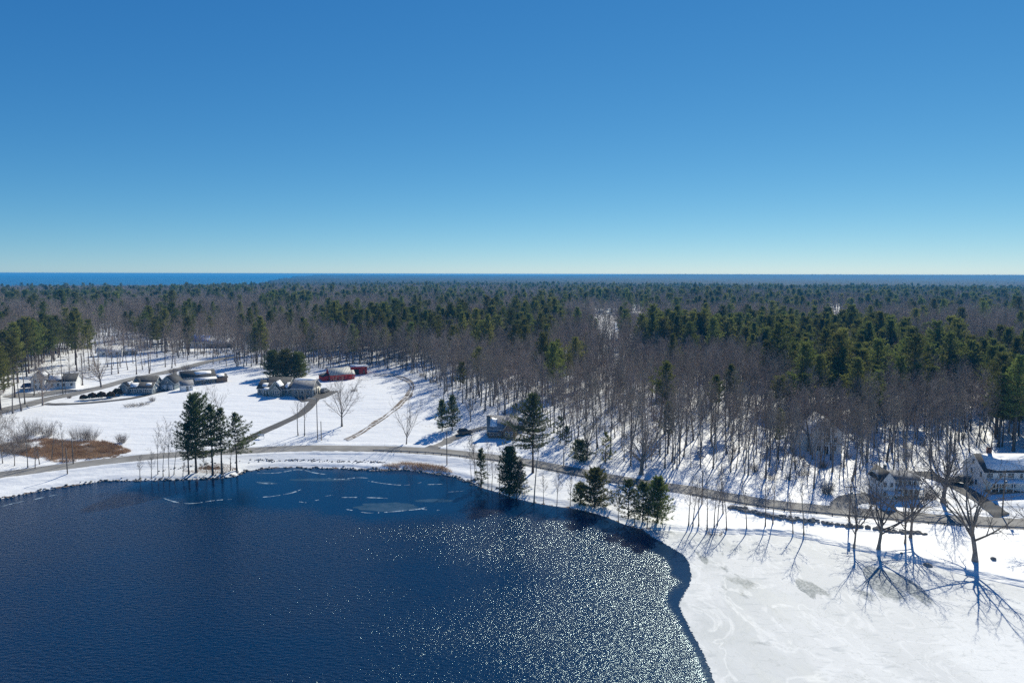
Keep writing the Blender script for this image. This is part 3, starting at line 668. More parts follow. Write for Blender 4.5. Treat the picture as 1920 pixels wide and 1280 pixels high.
X, Y, Z, RR, hv, pp, bx = X[keep], Y[keep], Z[keep], RR[keep], hv[keep], pp[keep], bx[keep]
isp = rngT.random(len(X)) < pp
hv = np.where(isp, hv * rngT.uniform(.70, 1.12, len(X)), hv)
rot = rngT.uniform(0, 6.28, len(X))
NV, NF, NP, NQ = 8, 4, 6, 4
bare = [bare_data(100 + i, 18.5, (.15, .2, .24, .17, .13, .22, .18, .14)[i], FOREST, ('bark', 'bark', 'bark', 'bark_dark', 'bark', 'bark', 'bark_dark', 'bark_birch')[i]) for i in range(NV)]
barefar = [bare_data(140 + i, 18.5, .2, FARTREE) for i in range(NF)]
pines = [pine_data(200 + i, 21, .26, (.38, .48, .32, .5, .42, .3)[i], (4.6, 4.2, 5.2, 4.0, 4.9, 4.4)[i], fine=1.05, nt=8, lop=.25, gap=.25, droop=-.08, top=(.5, .42, .58, .4, .48, .65)[i]) for i in range(NP)]
pinefar = [pine_data(240 + i, 21, .28,   .38, 4.6, fine=2.1, nt=5, nb=5, step=1.1, gap=.25, lop=.25, top=(.45, .5, .6, .4)[i]) for i in range(NQ)]
order = np.argsort(RR); vis = np.abs(bx - 960) < 985
near_b = [i for i in order if not isp[i] and vis[i]][:300]; near_p = [i for i in order if isp[i] and vis[i]][:300]
for i in near_b:
    v = bare[int(rngT.integers(NV))]; s = hv[i] * 1.0
    tr_ = tree_obj('forest_tree', v, 'bare', None, (X[i], Y[i], Z[i]), rot[i], (s * rngT.uniform(.85, 1.1), s * rngT.uniform(.85, 1.1), s), 'tall thin bare tree in the leafless woods behind the road', 'tree', 'bare trees in the snowy woods')
    tr_.rotation_euler[0] = rngT.normal(0, .03); tr_.rotation_euler[1] = rngT.normal(0, .03)
for i in near_p:
    v = pines[int(rngT.integers(NP))]; s = hv[i]
    tree_obj('forest_pine', v, 'pine', None, (X[i], Y[i], Z[i]), rot[i], (s, s, s), 'green pine standing among the bare woods', 'pine tree', 'pines among the bare woods')
def mass(name, idx, near, far, lim, label, cat):
    hid = bpy.data.collections.new(name + '_models')
    for k, d in enumerate(near + far):
        o = bpy.data.objects.new('%s_model_%02d' % (name, k), both(d, name + '_model')); hid.objects.link(o)
    me = bpy.data.meshes.new(name); idx = np.array(idx); me.vertices.add(len(idx))
    me.vertices.foreach_set('co', np.stack([X[idx], Y[idx], Z[idx]], 1).astype(np.float32).ravel())
    v = np.where(RR[idx] < lim, rngT.integers(0, len(near), len(idx)), len(near) + rngT.integers(0, len(far), len(idx)))
    a = me.attributes.new('vid', 'INT', 'POINT'); a.data.foreach_set('value', v.astype(np.int32))
    a = me.attributes.new('rot', 'FLOAT', 'POINT'); a.data.foreach_set('value', rot[idx].astype(np.float32))
    a = me.attributes.new('scl', 'FLOAT', 'POINT'); a.data.foreach_set('value', hv[idx].astype(np.float32))
    o = bpy.data.objects.new(name, me); COL.objects.link(o); tag(o, label, cat, kind='stuff')
    ng = bpy.data.node_groups.new(name, 'GeometryNodeTree')
    ng.interface.new_socket('Geometry', in_out='INPUT', socket_type='NodeSocketGeometry'); ng.interface.new_socket('Geometry', in_out='OUTPUT', socket_type='NodeSocketGeometry')
    N = ng.nodes.new; L = ng.links.new
    gi, go, ip, ci = N('NodeGroupInput'), N('NodeGroupOutput'), N('GeometryNodeInstanceOnPoints'), N('GeometryNodeCollectionInfo')
    ci.inputs['Collection'].default_value = hid; ci.inputs['Separate Children'].default_value = True; ci.inputs['Reset Children'].default_value = True
    def na(nm, ty):
        q = N('GeometryNodeInputNamedAttribute'); q.data_type = ty; q.inputs['Name'].default_value = nm; return q.outputs['Attribute']
    cx = N('ShaderNodeCombineXYZ'); L(na('rot', 'FLOAT'), cx.inputs['Z'])
    L(gi.outputs[0], ip.inputs['Points']); L(ci.outputs[0], ip.inputs['Instance']); ip.inputs['Pick Instance'].default_value = True
    L(na('vid', 'INT'), ip.inputs['Instance Index']); L(cx.outputs[0], ip.inputs['Rotation']); L(na('scl', 'FLOAT'), ip.inputs['Scale'])
    L(ip.outputs[0], go.inputs[0])
    md = o.modifiers.new('scatter', 'NODES'); md.node_group = ng
    return o
nb_, np_ = set(near_b), set(near_p)
mass('bare_woods', [i for i in range(len(X)) if not isp[i] and i not in nb_], bare, barefar, 520, 'deep leafless grey woods stretching to the coast', 'woods')
mass('pine_woods', [i for i in range(len(X)) if isp[i] and i not in np_], pines, pinefar, 650, 'far mass of dark green pines within the leafless woods', 'woods')
def undergrowth():
    global X, Y, Z, RR, hv, rot
    rg = np.random.default_rng(77); x = rg.uniform(-260, 300, 14000); y = rg.uniform(100, 420, 14000); z = H(x, y); ux, uy = proj(x, y, z)
    k = ~inside(ux, uy, OPEN_PX) & (sdist(x, y, LAKE) > 24) & (rg.random(14000) < ss(.35, .7, fbm(x / 18, y / 18, 88)) * .8) & (np.abs(ux - 960) < 1000) & (seg_dist(x, y, SIDE)[0] > 5)
    X, Y, Z = x[k], y[k], z[k]; RR = np.hypot(X, Y); hv = rg.uniform(.5, 1.1, len(X)); rot = rg.uniform(0, 6.28, len(X))
    b_ = [[('bush', bush_mesh(i, 1.8, 2.2, 45), M['twig'])] for i in range(3)] + [bare_data(170 + i, 6, .05, POLE_T) for i in range(3)]
    mass('undergrowth', list(range(len(X))), b_, b_, 9999, 'thin brush and saplings on the snowy wood floor', 'undergrowth')
print('forest', len(X), int(isp.sum()))

# ---- single trees seen in the photo --------------------------------------
def place(name, px, py, ytop, cfg, label, r=None, seed=None, cat='bare tree', mt=None, mc=None, sx=1.0, group=None, rz=None):
    p = G(px, py); Ht = (py - ytop) * mpp(p) / math.cos(R(PITCH)) * 1.12
    seed = int(px * 7 + py) if seed is None else seed
    d = bare_data(seed, Ht, r or (.05 + .013 * Ht), cfg, mt, mc)
    return tree_obj(name, d, 'bare', None, p, (seed * 1.7) % 6.28 if rz is None else rz, (sx, sx, 1), label, cat, group)
def place_pine(name, px, py, ytop, wpx, cb, label, mn='needle_dark', seed=None, group=None, rz=None, dz=0, **kw):
    p = G(px, py); k = mpp(p); Ht = (py - ytop) * k * 1.03
    seed = int(px * 5 + py) if seed is None else seed
    d = pine_data(seed, Ht, .05 + .012 * Ht, cb, wpx * k * 1.45, mn, **kw)
    return tree_obj(name, d, 'pine', None, p + Vector((0, 0, dz)), (seed * 1.3) % 6.28 if rz is None else rz, 1.0, label, 'pine tree', group)
BT, PT, ST = 'bare_tree', 'pine_tree', 'shore_tree'
# shore spit at the left
place_pine(PT, 368, 886, 743, 42, .20, 'largest and tallest pine on the little shore spit', lop=.3, gap=.1, step=.75, nb=8, top=.6)
place_pine(PT, 399, 890, 762, 22, .42, 'slim pine right of the tallest shore pine', gap=.22, step=.9)
place_pine(PT, 416, 888, 768, 22, .36, 'third pine along the shore spit with a high crown', gap=.22, step=.9)
place_pine(PT, 444, 883, 778, 27, .33, 'rightmost pine of the shore spit standing a little apart', lop=.35, gap=.25, step=1.0)
place_pine(PT, 354, 889, 795, 14, .35, 'thin pine in the shade left of the tallest shore pine', gap=.35, step=1.0)
place(BT, 432, 882, 842, SNAG, 'short broken dead tree between the shore pines', r=.16, cat='dead tree', mt='bark_dark', mc='bark_dark')
for x, y, t, lb in ((263, 898, 856, 'short bare sapling, first one left of the shore pines'), (284, 897, 850, 'forked bare sapling at the water left of the shore pines'), (296, 889, 797, 'tall leaning bare tree on the shore left of the pines'),
                    (306, 893, 793, 'tall straight bare tree, widest crown left of the shore pines'), (317, 893, 801, 'thin bare tree close to the shore pines, pale twigs'), (326, 890, 806, 'thinnest bare tree nearest the shore pines'),
                    (343, 893, 868, 'stub of a bare sapling at the foot of the shore pines'), (388, 888, 850, 'dark bare sapling leaning by the shore pines'), (419, 892, 868, 'knee-high bare sapling below the slim shore pines')):
    place(ST, x, y, t, SLIM, lb, r=.10, group='bare trees on the left shore', mc='twig_grey')
# yard trees
place(BT, 80, 760, 664, YARD, 'round crowned bare tree by the bend of the side road', r=.33)
place(BT, 190, 726, 652, YARD, 'forked broad bare tree above the side road by the blue house', r=.42)
place(BT, 411, 778, 712, VASE, 'pale fan-shaped bare tree behind the shore pines', r=.16, mt='bark_pale', mc='bark_pale')
place(BT, 559, 816, 742, SLIM, 'left one of two slender bare trees beside the driveway', r=.17, mc='twig_grey')
place(BT, 571, 817, 738, SLIM, 'right one of two slender bare trees beside the driveway', r=.17, mc='twig_grey')
place(BT, 641, 799, 708, YARD, 'broad round bare tree alone on the snow field', r=.30, mc='twig_grey')
place(BT, 762, 832, 744, VASE, 'upright many-stemmed bare tree at the road by the curved track', r=.2, mc='twig_grey')
place(BT, 832, 753, 672, SLIM, 'tall straight bare tree at the corner of the woods', r=.2)
place(BT, 882, 790, 722, VASE, 'twin-stemmed bare tree above the dark car', r=.2)
place_pine('spruce', 829, 808, 752, 11, .12, 'left small pine of the pair by the grey house', nb=6, step=.6, top=.6, gap=.15)
place_pine('spruce', 848, 806, 744, 13, .12, 'right small pine of the pair by the grey house', nb=6, step=.6, top=.6, gap=.15)
for x, y, t, wd, lb in ((512, 708, 661, 17, 'left pine of the dark clump behind the long house'), (536, 710, 661, 21, 'middle pine of the dark clump behind the long house'), (560, 708, 664, 17, 'right pine of the dark clump behind the long house')):
    place_pine(PT, x, y, t, wd, .05, lb, mn='needle', nb=9, nt=7, step=.55, top=.45, gap=.05)
place_pine(PT, 999, 886, 742, 42, .32, 'large bushy pine beside the grey house by the road', nb=7, lop=.2, step=.8, gap=.15)
place(BT, 1001, 944, 800, POLE_T, 'thin dead trunk on the bank in front of the large bushy pine', r=.16, cat='dead tree')
place(BT, 1100, 861, 745, YARD, 'dark twin trunk above the road right of the bushy pine', r=.3)
place_pine(PT, 1088, 862, 828, 22, .02, 'low spreading pine at the foot of the twin trunk', nb=7, step=.5, gap=.2)
place_pine(PT, 1135, 868, 812, 14, .1, 'thin olive pine at the wood edge over the road', mn='needle', gap=.4, nb=4, step=.9)
place_pine(PT, 1050, 832, 782, 15, .15, 'faint grey pine on the snow bank by the woods', gap=.45, nb=4, step=.9)
place_pine(PT, 1062, 832, 800, 9, .15, 'smallest faint pine on the snow bank by the woods', gap=.45, nb=4, step=.9)
place(BT, 1202, 890, 782, BIG, 'old wide-spreading bare tree with a thick trunk at the roadside', r=.62, seed=77)
place_pine(PT, 1252, 850, 757, 15, .42, 'single pine with a bare trunk among the roadside woods', mn='needle')
place_pine(PT, 1340, 812, 706, 16, .55, 'left pine of the bright pair rising over the bare woods', mn='needle')
place_pine(PT, 1367, 800, 688, 16, .55, 'right taller pine of the bright pair over the bare woods', mn='needle')
place_pine(PT, 1458, 812, 708, 15, .6, 'left flat-topped pine above the bare woods', mn='needle', top=.4)
place_pine(PT, 1480, 806, 702, 13, .6, 'middle flat-topped pine above the bare woods', mn='needle', top=.4)
place_pine(PT, 1508, 806, 706, 13, .6, 'right flat-topped pine above the bare woods', mn='needle', top=.4)
place_pine(PT, 1548, 770, 663, 22, .45, 'dark pine standing in front of the pine belt', mn='needle')
place_pine(PT, 1045, 735, 640, 17, .6, 'left pine of the isolated dark clump over the woods', mn='needle')
place_pine(PT, 1078, 733, 636, 18, .6, 'right pine of the isolated dark clump over the woods', mn='needle')
for x, y, t, wd, lb in ((1872, 838, 690, 26, 'tall pine at the right edge, left one of the dark group'), (1900, 846, 672, 32, 'tallest pine at the right edge behind the red chimney house'), (1935, 838, 676, 32, 'right pine of the dark group cut by the picture edge')):
    place_pine(PT, x, y, t, wd, .38, lb, mn='needle', nb=7)
place_pine(PT, 1, 770, 640, 26, .3, 'tall dark pine at the left picture edge by the side road', mn='needle')
place_pine(PT, 28, 745, 636, 24, .4, 'dark pine second from the left picture edge', mn='needle')
for x, y, t, lb in ((24, 775, 690, 'slim trunk by the left end of the side road'), (40, 770, 690, 'second slim trunk along the side road at left'), (47, 758, 668, 'bare tree close to the white farmhouse yard'), (64, 742, 672, 'slim bare tree by the blue tarp')):
    place(BT, x, y, t, POLE_T, lb, r=.2)
for x, y, t, lb in ((155, 722, 668, 'slim roadside tree behind the side road pole'), (222, 700, 650, 'small bare tree past the side road'), (256, 702, 640, 'dark slim tree behind the blue house'), (280, 700, 628, 'dark broad tree behind the blue house roof'), (310, 688, 636, 'tree trunk on the snow behind the garage'),
                    (322, 690, 640, 'leaning tree at the wood edge behind the barn'), (100, 726, 660, 'bare tree in front of the white farmhouse'), (130, 718, 655, 'bare tree right of the white farmhouse')):
    place(BT, x, y, t, SLIM, lb, r=.24, mt='bark_dark')
# shore evergreens at the centre
place_pine(PT, 902, 912, 842, 12, .1, 'small thin pine on the bank left of the dense shore pine', gap=.3)
place_pine(PT, 955, 928, 842, 23, .06, 'dense dark pine on the bank below the grey house', nb=8, nt=7, step=.6, top=.5, gap=.08)
place_pine(PT, 975, 926, 868, 16, .1, 'short pine leaning on the dense dark bank pine', gap=.2)
place_pine(PT, 1115, 950, 882, 29, .06, 'round bright pine alone on the right bank', nb=8, nt=7, step=.6, top=.55, mn='needle')
place_pine(PT, 1088, 944, 908, 17, .05, 'low pine attached to the round bright bank pine', nb=7, step=.5)
place_pine(PT, 1178, 972, 902, 27, .1, 'thin grey-green pine left of the last bank pine', nb=6, gap=.35, step=.8)
place_pine(PT, 1205, 978, 905, 22, .08, 'dark pine between the last two bank pines', nb=7, gap=.2)
place_pine(PT, 1232, 980, 898, 23, .06, 'last full pine at the end of the water bank', nb=8, nt=7, step=.65, top=.5, mn='needle')
for x, y, t, lb in ((884, 905, 820, 'bare tree leaning left at the bank corner'), (891, 902, 815, 'straight bare tree at the bank corner'), (897, 906, 830, 'forked bare tree at the bank corner'), (915, 915, 835, 'thin tree left of the dense bank pine'), (922, 918, 850, 'thin tree touching the dense bank pine'),
                    (937, 924, 840, 'bare stem in front of the dense bank pine'), (968, 934, 860, 'bare stem right of the dense bank pine'), (1019, 942, 890, 'bare sapling right of the thin dead trunk'), (1044, 947, 885, 'second sapling along the bank from the dead trunk'), (1069, 949, 890, 'bare sapling next to the round bank pine'),
                    (1160, 978, 912, 'bare sapling left of the grey-green bank pine'), (1190, 984, 925, 'bare sapling in front of the dark bank pine'), (1213, 988, 920, 'bare sapling before the last full bank pine')):
    place(ST, x, y, t, SLIM, lb, r=.09, group='bare saplings on the centre bank', mt='bark_dark')
# trees on the right bank
for x, y, t, lb in ((1291, 985, 885, 'first bare tree right of the last bank pine'), (1299, 986, 900, 'thin stem beside the first bank tree'), (1310, 986, 900, 'third thin stem of the bank cluster'), (1326, 991, 890, 'straight thin tree of the bank cluster'),
                    (1339, 989, 905, 'leaning thin tree of the bank cluster'), (1345, 984, 880, 'tallest tree of the bank cluster'), (1356, 962, 880, 'dark roadside tree by the stone wall end'), (1362, 993, 910, 'last stem of the bank cluster'),
                    (1400, 992, 905, 'lone thin tree between the clusters on the snow'), (1435, 986, 890, 'left tree of the middle pair by the stone wall'), (1449, 981, 870, 'right tree of the middle pair by the stone wall'),
                    (1487, 1001, 930, 'short bushy-topped tree at the low bank start'), (1507, 1004, 868, 'thin pole-like tree at the low bank start')):
    place(ST, x, y, t, SLIM, lb, r=.13, group='thin trees on the right bank')
place(BT, 1601, 1026, 868, RIGHT, 'wide-armed bare tree left of the two columned-house trees', r=.36, mt='bark', seed=31, mc='limb')
place(BT, 1647, 1030, 848, RIGHT, 'thick bare tree on the bank before the columned house', r=.48, seed=32, sx=1.08, mc='limb')
place(BT, 1697, 1018, 862, RIGHT, 'left trunk of the close pair before the columned house', r=.30, seed=33, mc='limb')
place(BT, 1707, 1007, 850, RIGHT, 'right trunk of the close pair before the columned house', r=.40, seed=34, mc='limb')
place(BT, 1828, 1051, 862, RIGHT, 'nearest and thickest bare tree on the right bank', r=.56, seed=35, sx=1.1, mc='limb')
place(BT, 1768, 941, 776, YARD, 'huge dense bare tree between the two white houses', r=.62, seed=36, mc='limb')
place(BT, 1965, 1035, 830, YARD, 'bare tree at the right picture edge reaching in', r=.4, seed=37, mc='limb')
for x, y, t, lb in ((1265, 868, 770, 'forked tree at the woods edge above the old wide tree'), (1337, 878, 772, 'dark leaning tree at the woods edge by the road'), (1370, 884, 760, 'thick multi-stem tree at the woods edge'), (1403, 890, 772, 'tall tree at the woods edge above the stone wall'), (1436, 896, 765, 'tree with a strong shadow at the woods edge'),
                    (1480, 900, 770, 'tree at the woods edge left of the hidden white house'), (1526, 915, 785, 'dark tree in front of the hidden white house'), (1560, 885, 770, 'slim tree right of the hidden white house'), (1616, 850, 765, 'leaning dark double trunk above the columned house'), (1700, 905, 800, 'tree behind the columned house roof'),
                    (1675, 890, 790, 'reddish thin tree behind the columned house'), (1650, 905, 792, 'slim tree by the columned house gable'), (1745, 880, 790, 'slim tree behind the huge dense tree')):
    place(BT, x, y, t, VASE if x in (1370, 1700) else SLIM, lb, r=.2)
for x, y, t, lb in ((5, 868, 770, 'bare tree at the left edge of the marsh'), (27, 873, 775, 'second tree in the marsh edge thicket'), (52, 876, 790, 'third slim tree of the marsh thicket'), (97, 862, 795, 'bare tree in front of the dry grass'), (118, 866, 796, 'tall bare tree amid the dry grass'), (66, 878, 835, 'small sapling at the roadside by the marsh'), (74, 870, 830, 'twiggy sapling in the marsh'), (-18, 860, 725, 'overhanging tree at the left picture edge')):
    place(BT, x, y, t, YARD if t < 780 else SLIM, lb, r=.13, mc='twig_grey')

# ------------------------------------------------------------------ bushes, grass, stones
def bush_mesh(seed, h, wdt, n):
    rg = random.Random(seed); S = []
    for _ in range(n):
        a = rg.uniform(0, 6.28); s = rg.random() ** .5 * wdt * .5; p = Vector((math.cos(a) * s * .6, math.sin(a) * s * .6, -.1))
        d = Vector((math.cos(a) * s / h * .8 + rg.gauss(0, .15), math.sin(a) * s / h * .8 + rg.gauss(0, .15), 1)).normalized(); L = h * rg.uniform(.6, 1.05); r = .02
        for i in range(3):
            q = p + d * L / 3; S.append((*p, *q, r, r * .75)); r *= .75
            for _k in range(2):
                e = (d + Vector((rg.gauss(0, .4), rg.gauss(0, .4), .2))).normalized(); S.append((*q, *(q + e * L * .28), r * .7, r * .4))
            p = q; d = (d + Vector((rg.gauss(0, .12), rg.gauss(0, .12), 0))).normalized()
    V, F = tubes(S, 3); return fmesh('bush', V, F)
undergrowth()
BUSH = [(40, 830, 3.5, 4.5, 'brown leafless thicket at the left edge'), (62, 815, 4.5, 5, 'pale leafless bush above the marsh'), (88, 818, 4, 4.5, 'round leafless bush above the dry grass'), (150, 822, 3.6, 6, 'wide grey bush on the far side of the dry grass'), (170, 824, 3.2, 5, 'grey bush at the right end of the thicket'),
        (228, 830, 2.5, 3, 'small pale bush at the tip of the dry grass'), (15, 850, 4, 5, 'olive thicket by the road at the left edge'), (42, 848, 3.6, 5, 'brown thicket behind the roadside saplings'), (243, 762, 1.4, 4, 'left bush of the low row on the snow field'), (258, 761, 1.3, 4, 'middle bush of the low row on the snow field'), (272, 758, 1.3, 4, 'right bush of the low row on the snow field'), (286, 752, 1.6, 2.2, 'single round bush at the end of the low row'),
        (1551, 925, 3.2, 3.4, 'orange-brown bush at the roadside below the hidden white house'), (664, 733, 1.0, 3, 'dark brush pile on the snow behind the broad tree'), (815, 742, .6, 4, 'flat brown brush patch on the snow near the woods'), (1340, 1000, 1.0, 4, 'dark low brush at the foot of the bank cluster'),
        (130, 746, .8, 1.6, 'tiny dark shrub beside the bush row of the blue house'), (325, 700, 2.5, 4, 'brown thicket at the wood edge behind the barn'), (350, 694, 3, 5, 'dense brown thicket between barn and woods'), (1745, 935, 2.2, 3, 'greenish shrub under the huge dense tree')]
for x, y, h, wd, lb in BUSH:
    tag(obj('bush', bush_mesh(x * 3 + y, h, wd, 150 if h > 2 else 90), M['twig_grey'] if h > 1.2 else M['brown'], loc=G(x, y)), lb, 'bush')
def blades(name, ringpx, n, h, wd, m, label, cat, seed):
    rg = np.random.default_rng(seed); ring_ = [tuple(G(*p)[:2]) for p in ringpx]; xs = [p[0] for p in ring_]; ys = [p[1] for p in ring_]
    x = rg.uniform(min(xs), max(xs), n * 4); y = rg.uniform(min(ys), max(ys), n * 4)
    k = inside(x, y, ring_) & (rg.random(n * 4) < ss(.25, .5, fbm(x / 3.5, y / 3.5, seed)) ); x, y = x[k][:n], y[k][:n]; z = H(x, y) - .05
    c = np.stack([x, y, z], 1); a = rg.uniform(0, 6.28, len(x)); u = np.stack([np.cos(a), np.sin(a), a * 0], 1) * wd * .5
    t = np.stack([rg.normal(0, .35, len(x)) * h, rg.normal(0, .35, len(x)) * h, h * rg.uniform(.5, 1.2, len(x))], 1)
    V = np.stack([c - u, c + u, c + t], 1).reshape(-1, 3); T = np.arange(len(x))[:, None] * 3 + np.array([[0, 1, 2]])
    return tag(obj(name, fmesh(name, V, None, T), m), label, cat, kind='stuff')
blades('marsh_grass', [(-25, 842), (10, 832), (80, 822), (140, 828), (190, 826), (215, 832), (247, 846), (205, 856), (150, 864), (120, 868), (60, 858), (20, 850)], 26000, .75, .09, M['grass'], 'matted dry brown grass between road and field', 'dry grass', 3)
blades('reeds', [(715, 873), (745, 866), (790, 870), (830, 875), (850, 886), (800, 882), (740, 878)], 3500, .9, .05, M['grass'], 'thin dry reeds at the waterline', 'reeds', 4)
blades('fallen_needles', [(340, 873), (375, 868), (430, 870), (445, 880), (420, 888), (380, 887), (345, 884)], 5000, .12, .22, M['litter'], 'rust coloured leaves under the shore pines', 'leaf litter', 5)
def stones(name, pts, rng_, smin, smax, spread, n, m, label, cat, kind=None):
    V, F, o = [], [], 0
    ico = bmesh.new(); bmesh.ops.create_icosphere(ico, subdivisions=1, radius=1); iv = np.array([v.co[:] for v in ico.verts]); ico.verts.index_update()
    iff = np.array([[v.index for v in f.verts] for f in ico.faces]); ico.free()
    for _ in range(n):
        t = rng_.random() * (len(pts) - 1); i = int(t); f = t - i; a, b = pts[i], pts[min(i + 1, len(pts) - 1)]
        x = a[0] + (b[0] - a[0]) * f + rng_.gauss(0, spread); y = a[1] + (b[1] - a[1]) * f + rng_.gauss(0, spread); s = rng_.uniform(smin, smax)
        sc_ = np.array([s * rng_.uniform(.8, 1.5), s * rng_.uniform(.8, 1.3), s * rng_.uniform(.5, .8)])
        nr = np.random.default_rng(rng_.randrange(1 << 30)); v = iv * sc_ * nr.uniform(.75, 1.2, (len(iv), 1))
        V.append(v + np.array([x, y, max(Hs(x, y), .0) + s * .2])); F.append(iff + o); o += len(v)
    return tag(obj(name, fmesh(name, np.concatenate(V), None, np.concatenate(F)), m), label, cat, kind=kind)
rs = random.Random(9)
stones('shore_stones', [tuple(P(x, y - 2, .3)[:2]) for x, y in SHORE_PX[2:20]], rs, .12, .4, .5, 420, M['stone'], 'dark stones along the waterline of the bank', 'stones', 'stuff')
stones('shore_stones', [tuple(P(x, y, .8)[:2]) for x, y in ((300, 884), (480, 865), (560, 864), (650, 866), (720, 868))], rs, .1, .3, .45, 200, M['stone'], 'rows of small stones on the snowy embankment', 'stones', 'stuff')
W1 = [tuple(G(x, y)[:2]) for x, y in ((1368, 950), (1400, 957), (1440, 966), (1480, 972), (1520, 976), (1570, 983), (1640, 990), (1675, 996), (1735, 1000))]
stones('stone_wall', [p for p in spline(W1, 4)], rs, .2, .5, .28, 330, M['stone'], 'low dry stone wall along the bank below the guardrail', 'stone wall')
W2 = [tuple(P(x, y, .4)[:2]) for x, y in ((1480, 1003), (1560, 1019), (1650, 1039), (1750, 1060), (1850, 1084), (1950, 1106))]
for x, y, s, lb in ((1741, 1061, .8, 'dark boulder in the bank shadow right of the close tree pair'), (1862, 1048, .6, 'flat boulder on the snow right of the nearest tree'), (1690, 1037, .4, 'small boulder below the close tree pair')):
    p = G(x, y); stones('boulder', [(p.x, p.y), (p.x + .01, p.y)], rs, s * .9, s, 0, 1, M['stone'], lb, 'boulder')
# round clipped shrubs
def clip_shrub(seed, r, h):
    rg = np.random.default_rng(seed); n = 2600
    d = rg.normal(0, 1, (n, 3)); d /= np.linalg.norm(d, axis=1, keepdims=True); d[:, 2] = np.abs(d[:, 2]) * 1.0 - .25
    k = rg.uniform(.75, 1.0, (n, 1)) * (1 + .1 * np.sin(d[:, :1] * 7 + seed) * np.cos(d[:, 1:2] * 6))
    c = d * k * np.array([r, r, h * .6]) + np.array([0, 0, h * .38]); c[:, 2] = np.maximum(c[:, 2], .02)
    u = rg.normal(0, 1, (n, 3)); u /= np.linalg.norm(u, axis=1, keepdims=True); v = np.cross(u, rg.normal(0, 1, (n, 3))); v /= np.linalg.norm(v, axis=1, keepdims=True)
    s = .17; V = np.stack([c - u * s, c + v * s * .6, c + u * s, c - v * s * .6], 1).reshape(-1, 3)
    return fmesh('round_shrub', V, np.arange(n)[:, None] * 4 + np.array([[0, 1, 2, 3]]))
for i, (x, y, r, lb) in enumerate(((156.5, 750, 1.15, 'leftmost round reddish shrub, smallest of the row by the blue house'), (173, 749, 1.45, 'second reddish shrub from the left with a pointed top'), (190.5, 747.5, 1.5, 'middle reddish shrub of the row with a pointed top'),
                                   (208, 746, 1.35, 'fourth shrub of the row, greenish, before the blue house'), (220, 742, 1.6, 'tallest dark shrub touching the blue house'))):
    tag(obj('round_shrub', clip_shrub(i, r * 1.1, r * 2.1), M['shrub'], loc=G(x, y)), lb, 'shrub', 'clipped shrubs by the blue house')

# ------------------------------------------------------------------ buildings
NRM = {'-y': (0, -1), '+y': (0, 1), '-x': (-1, 0), '+x': (1, 0)}
def wbox(side, c, a, z, w_, h_, t0, t1):
    """box on a wall: side, wall coordinate c, centre a along wall, z centre; from t0 to t1 proud of the wall"""
    n = NRM[side]
    if n[0] == 0:
        y0, y1 = sorted((c + n[1] * t0, c + n[1] * t1)); return (a - w_ / 2, y0, z - h_ / 2), (a + w_ / 2, y1, z + h_ / 2)
    x0, x1 = sorted((c + n[0] * t0, c + n[0] * t1)); return (x0, a - w_ / 2, z - h_ / 2), (x1, a + w_ / 2, z + h_ / 2)
def window(root, side, c, a, z, w_, h_, fr='white'):
    f = MB(); f.box(*wbox(side, c, a, z, w_ + .24, h_ + .24, -.02, .05)); fo_ = f.build('window', M[fr], root)
    g = MB(); g.box(*wbox(side, c, a, z, w_, h_, .0, .062)); g.build('pane', M['glass'], fo_)
    b = MB(); b.box(*wbox(side, c, a, z, .05, h_, .0, .075)); b.box(*wbox(side, c, a, z, w_, .05, .0, .075)); b.build('sash_bar', M[fr], fo_)
def door(root, side, c, a, w_, h_, m='white', name='door'):
    d = MB(); d.box(*wbox(side, c, a, h_ / 2, w_, h_, -.02, .06)); o = d.build(name, M[m], root)
    if name == 'garage_door':
        g = MB()
        for k in range(1, 4): g.box(*wbox(side, c, a, h_ * k / 4, w_ * .96, .04, .0, .075))
        g.build('panel_seam', M['greyside'], o)
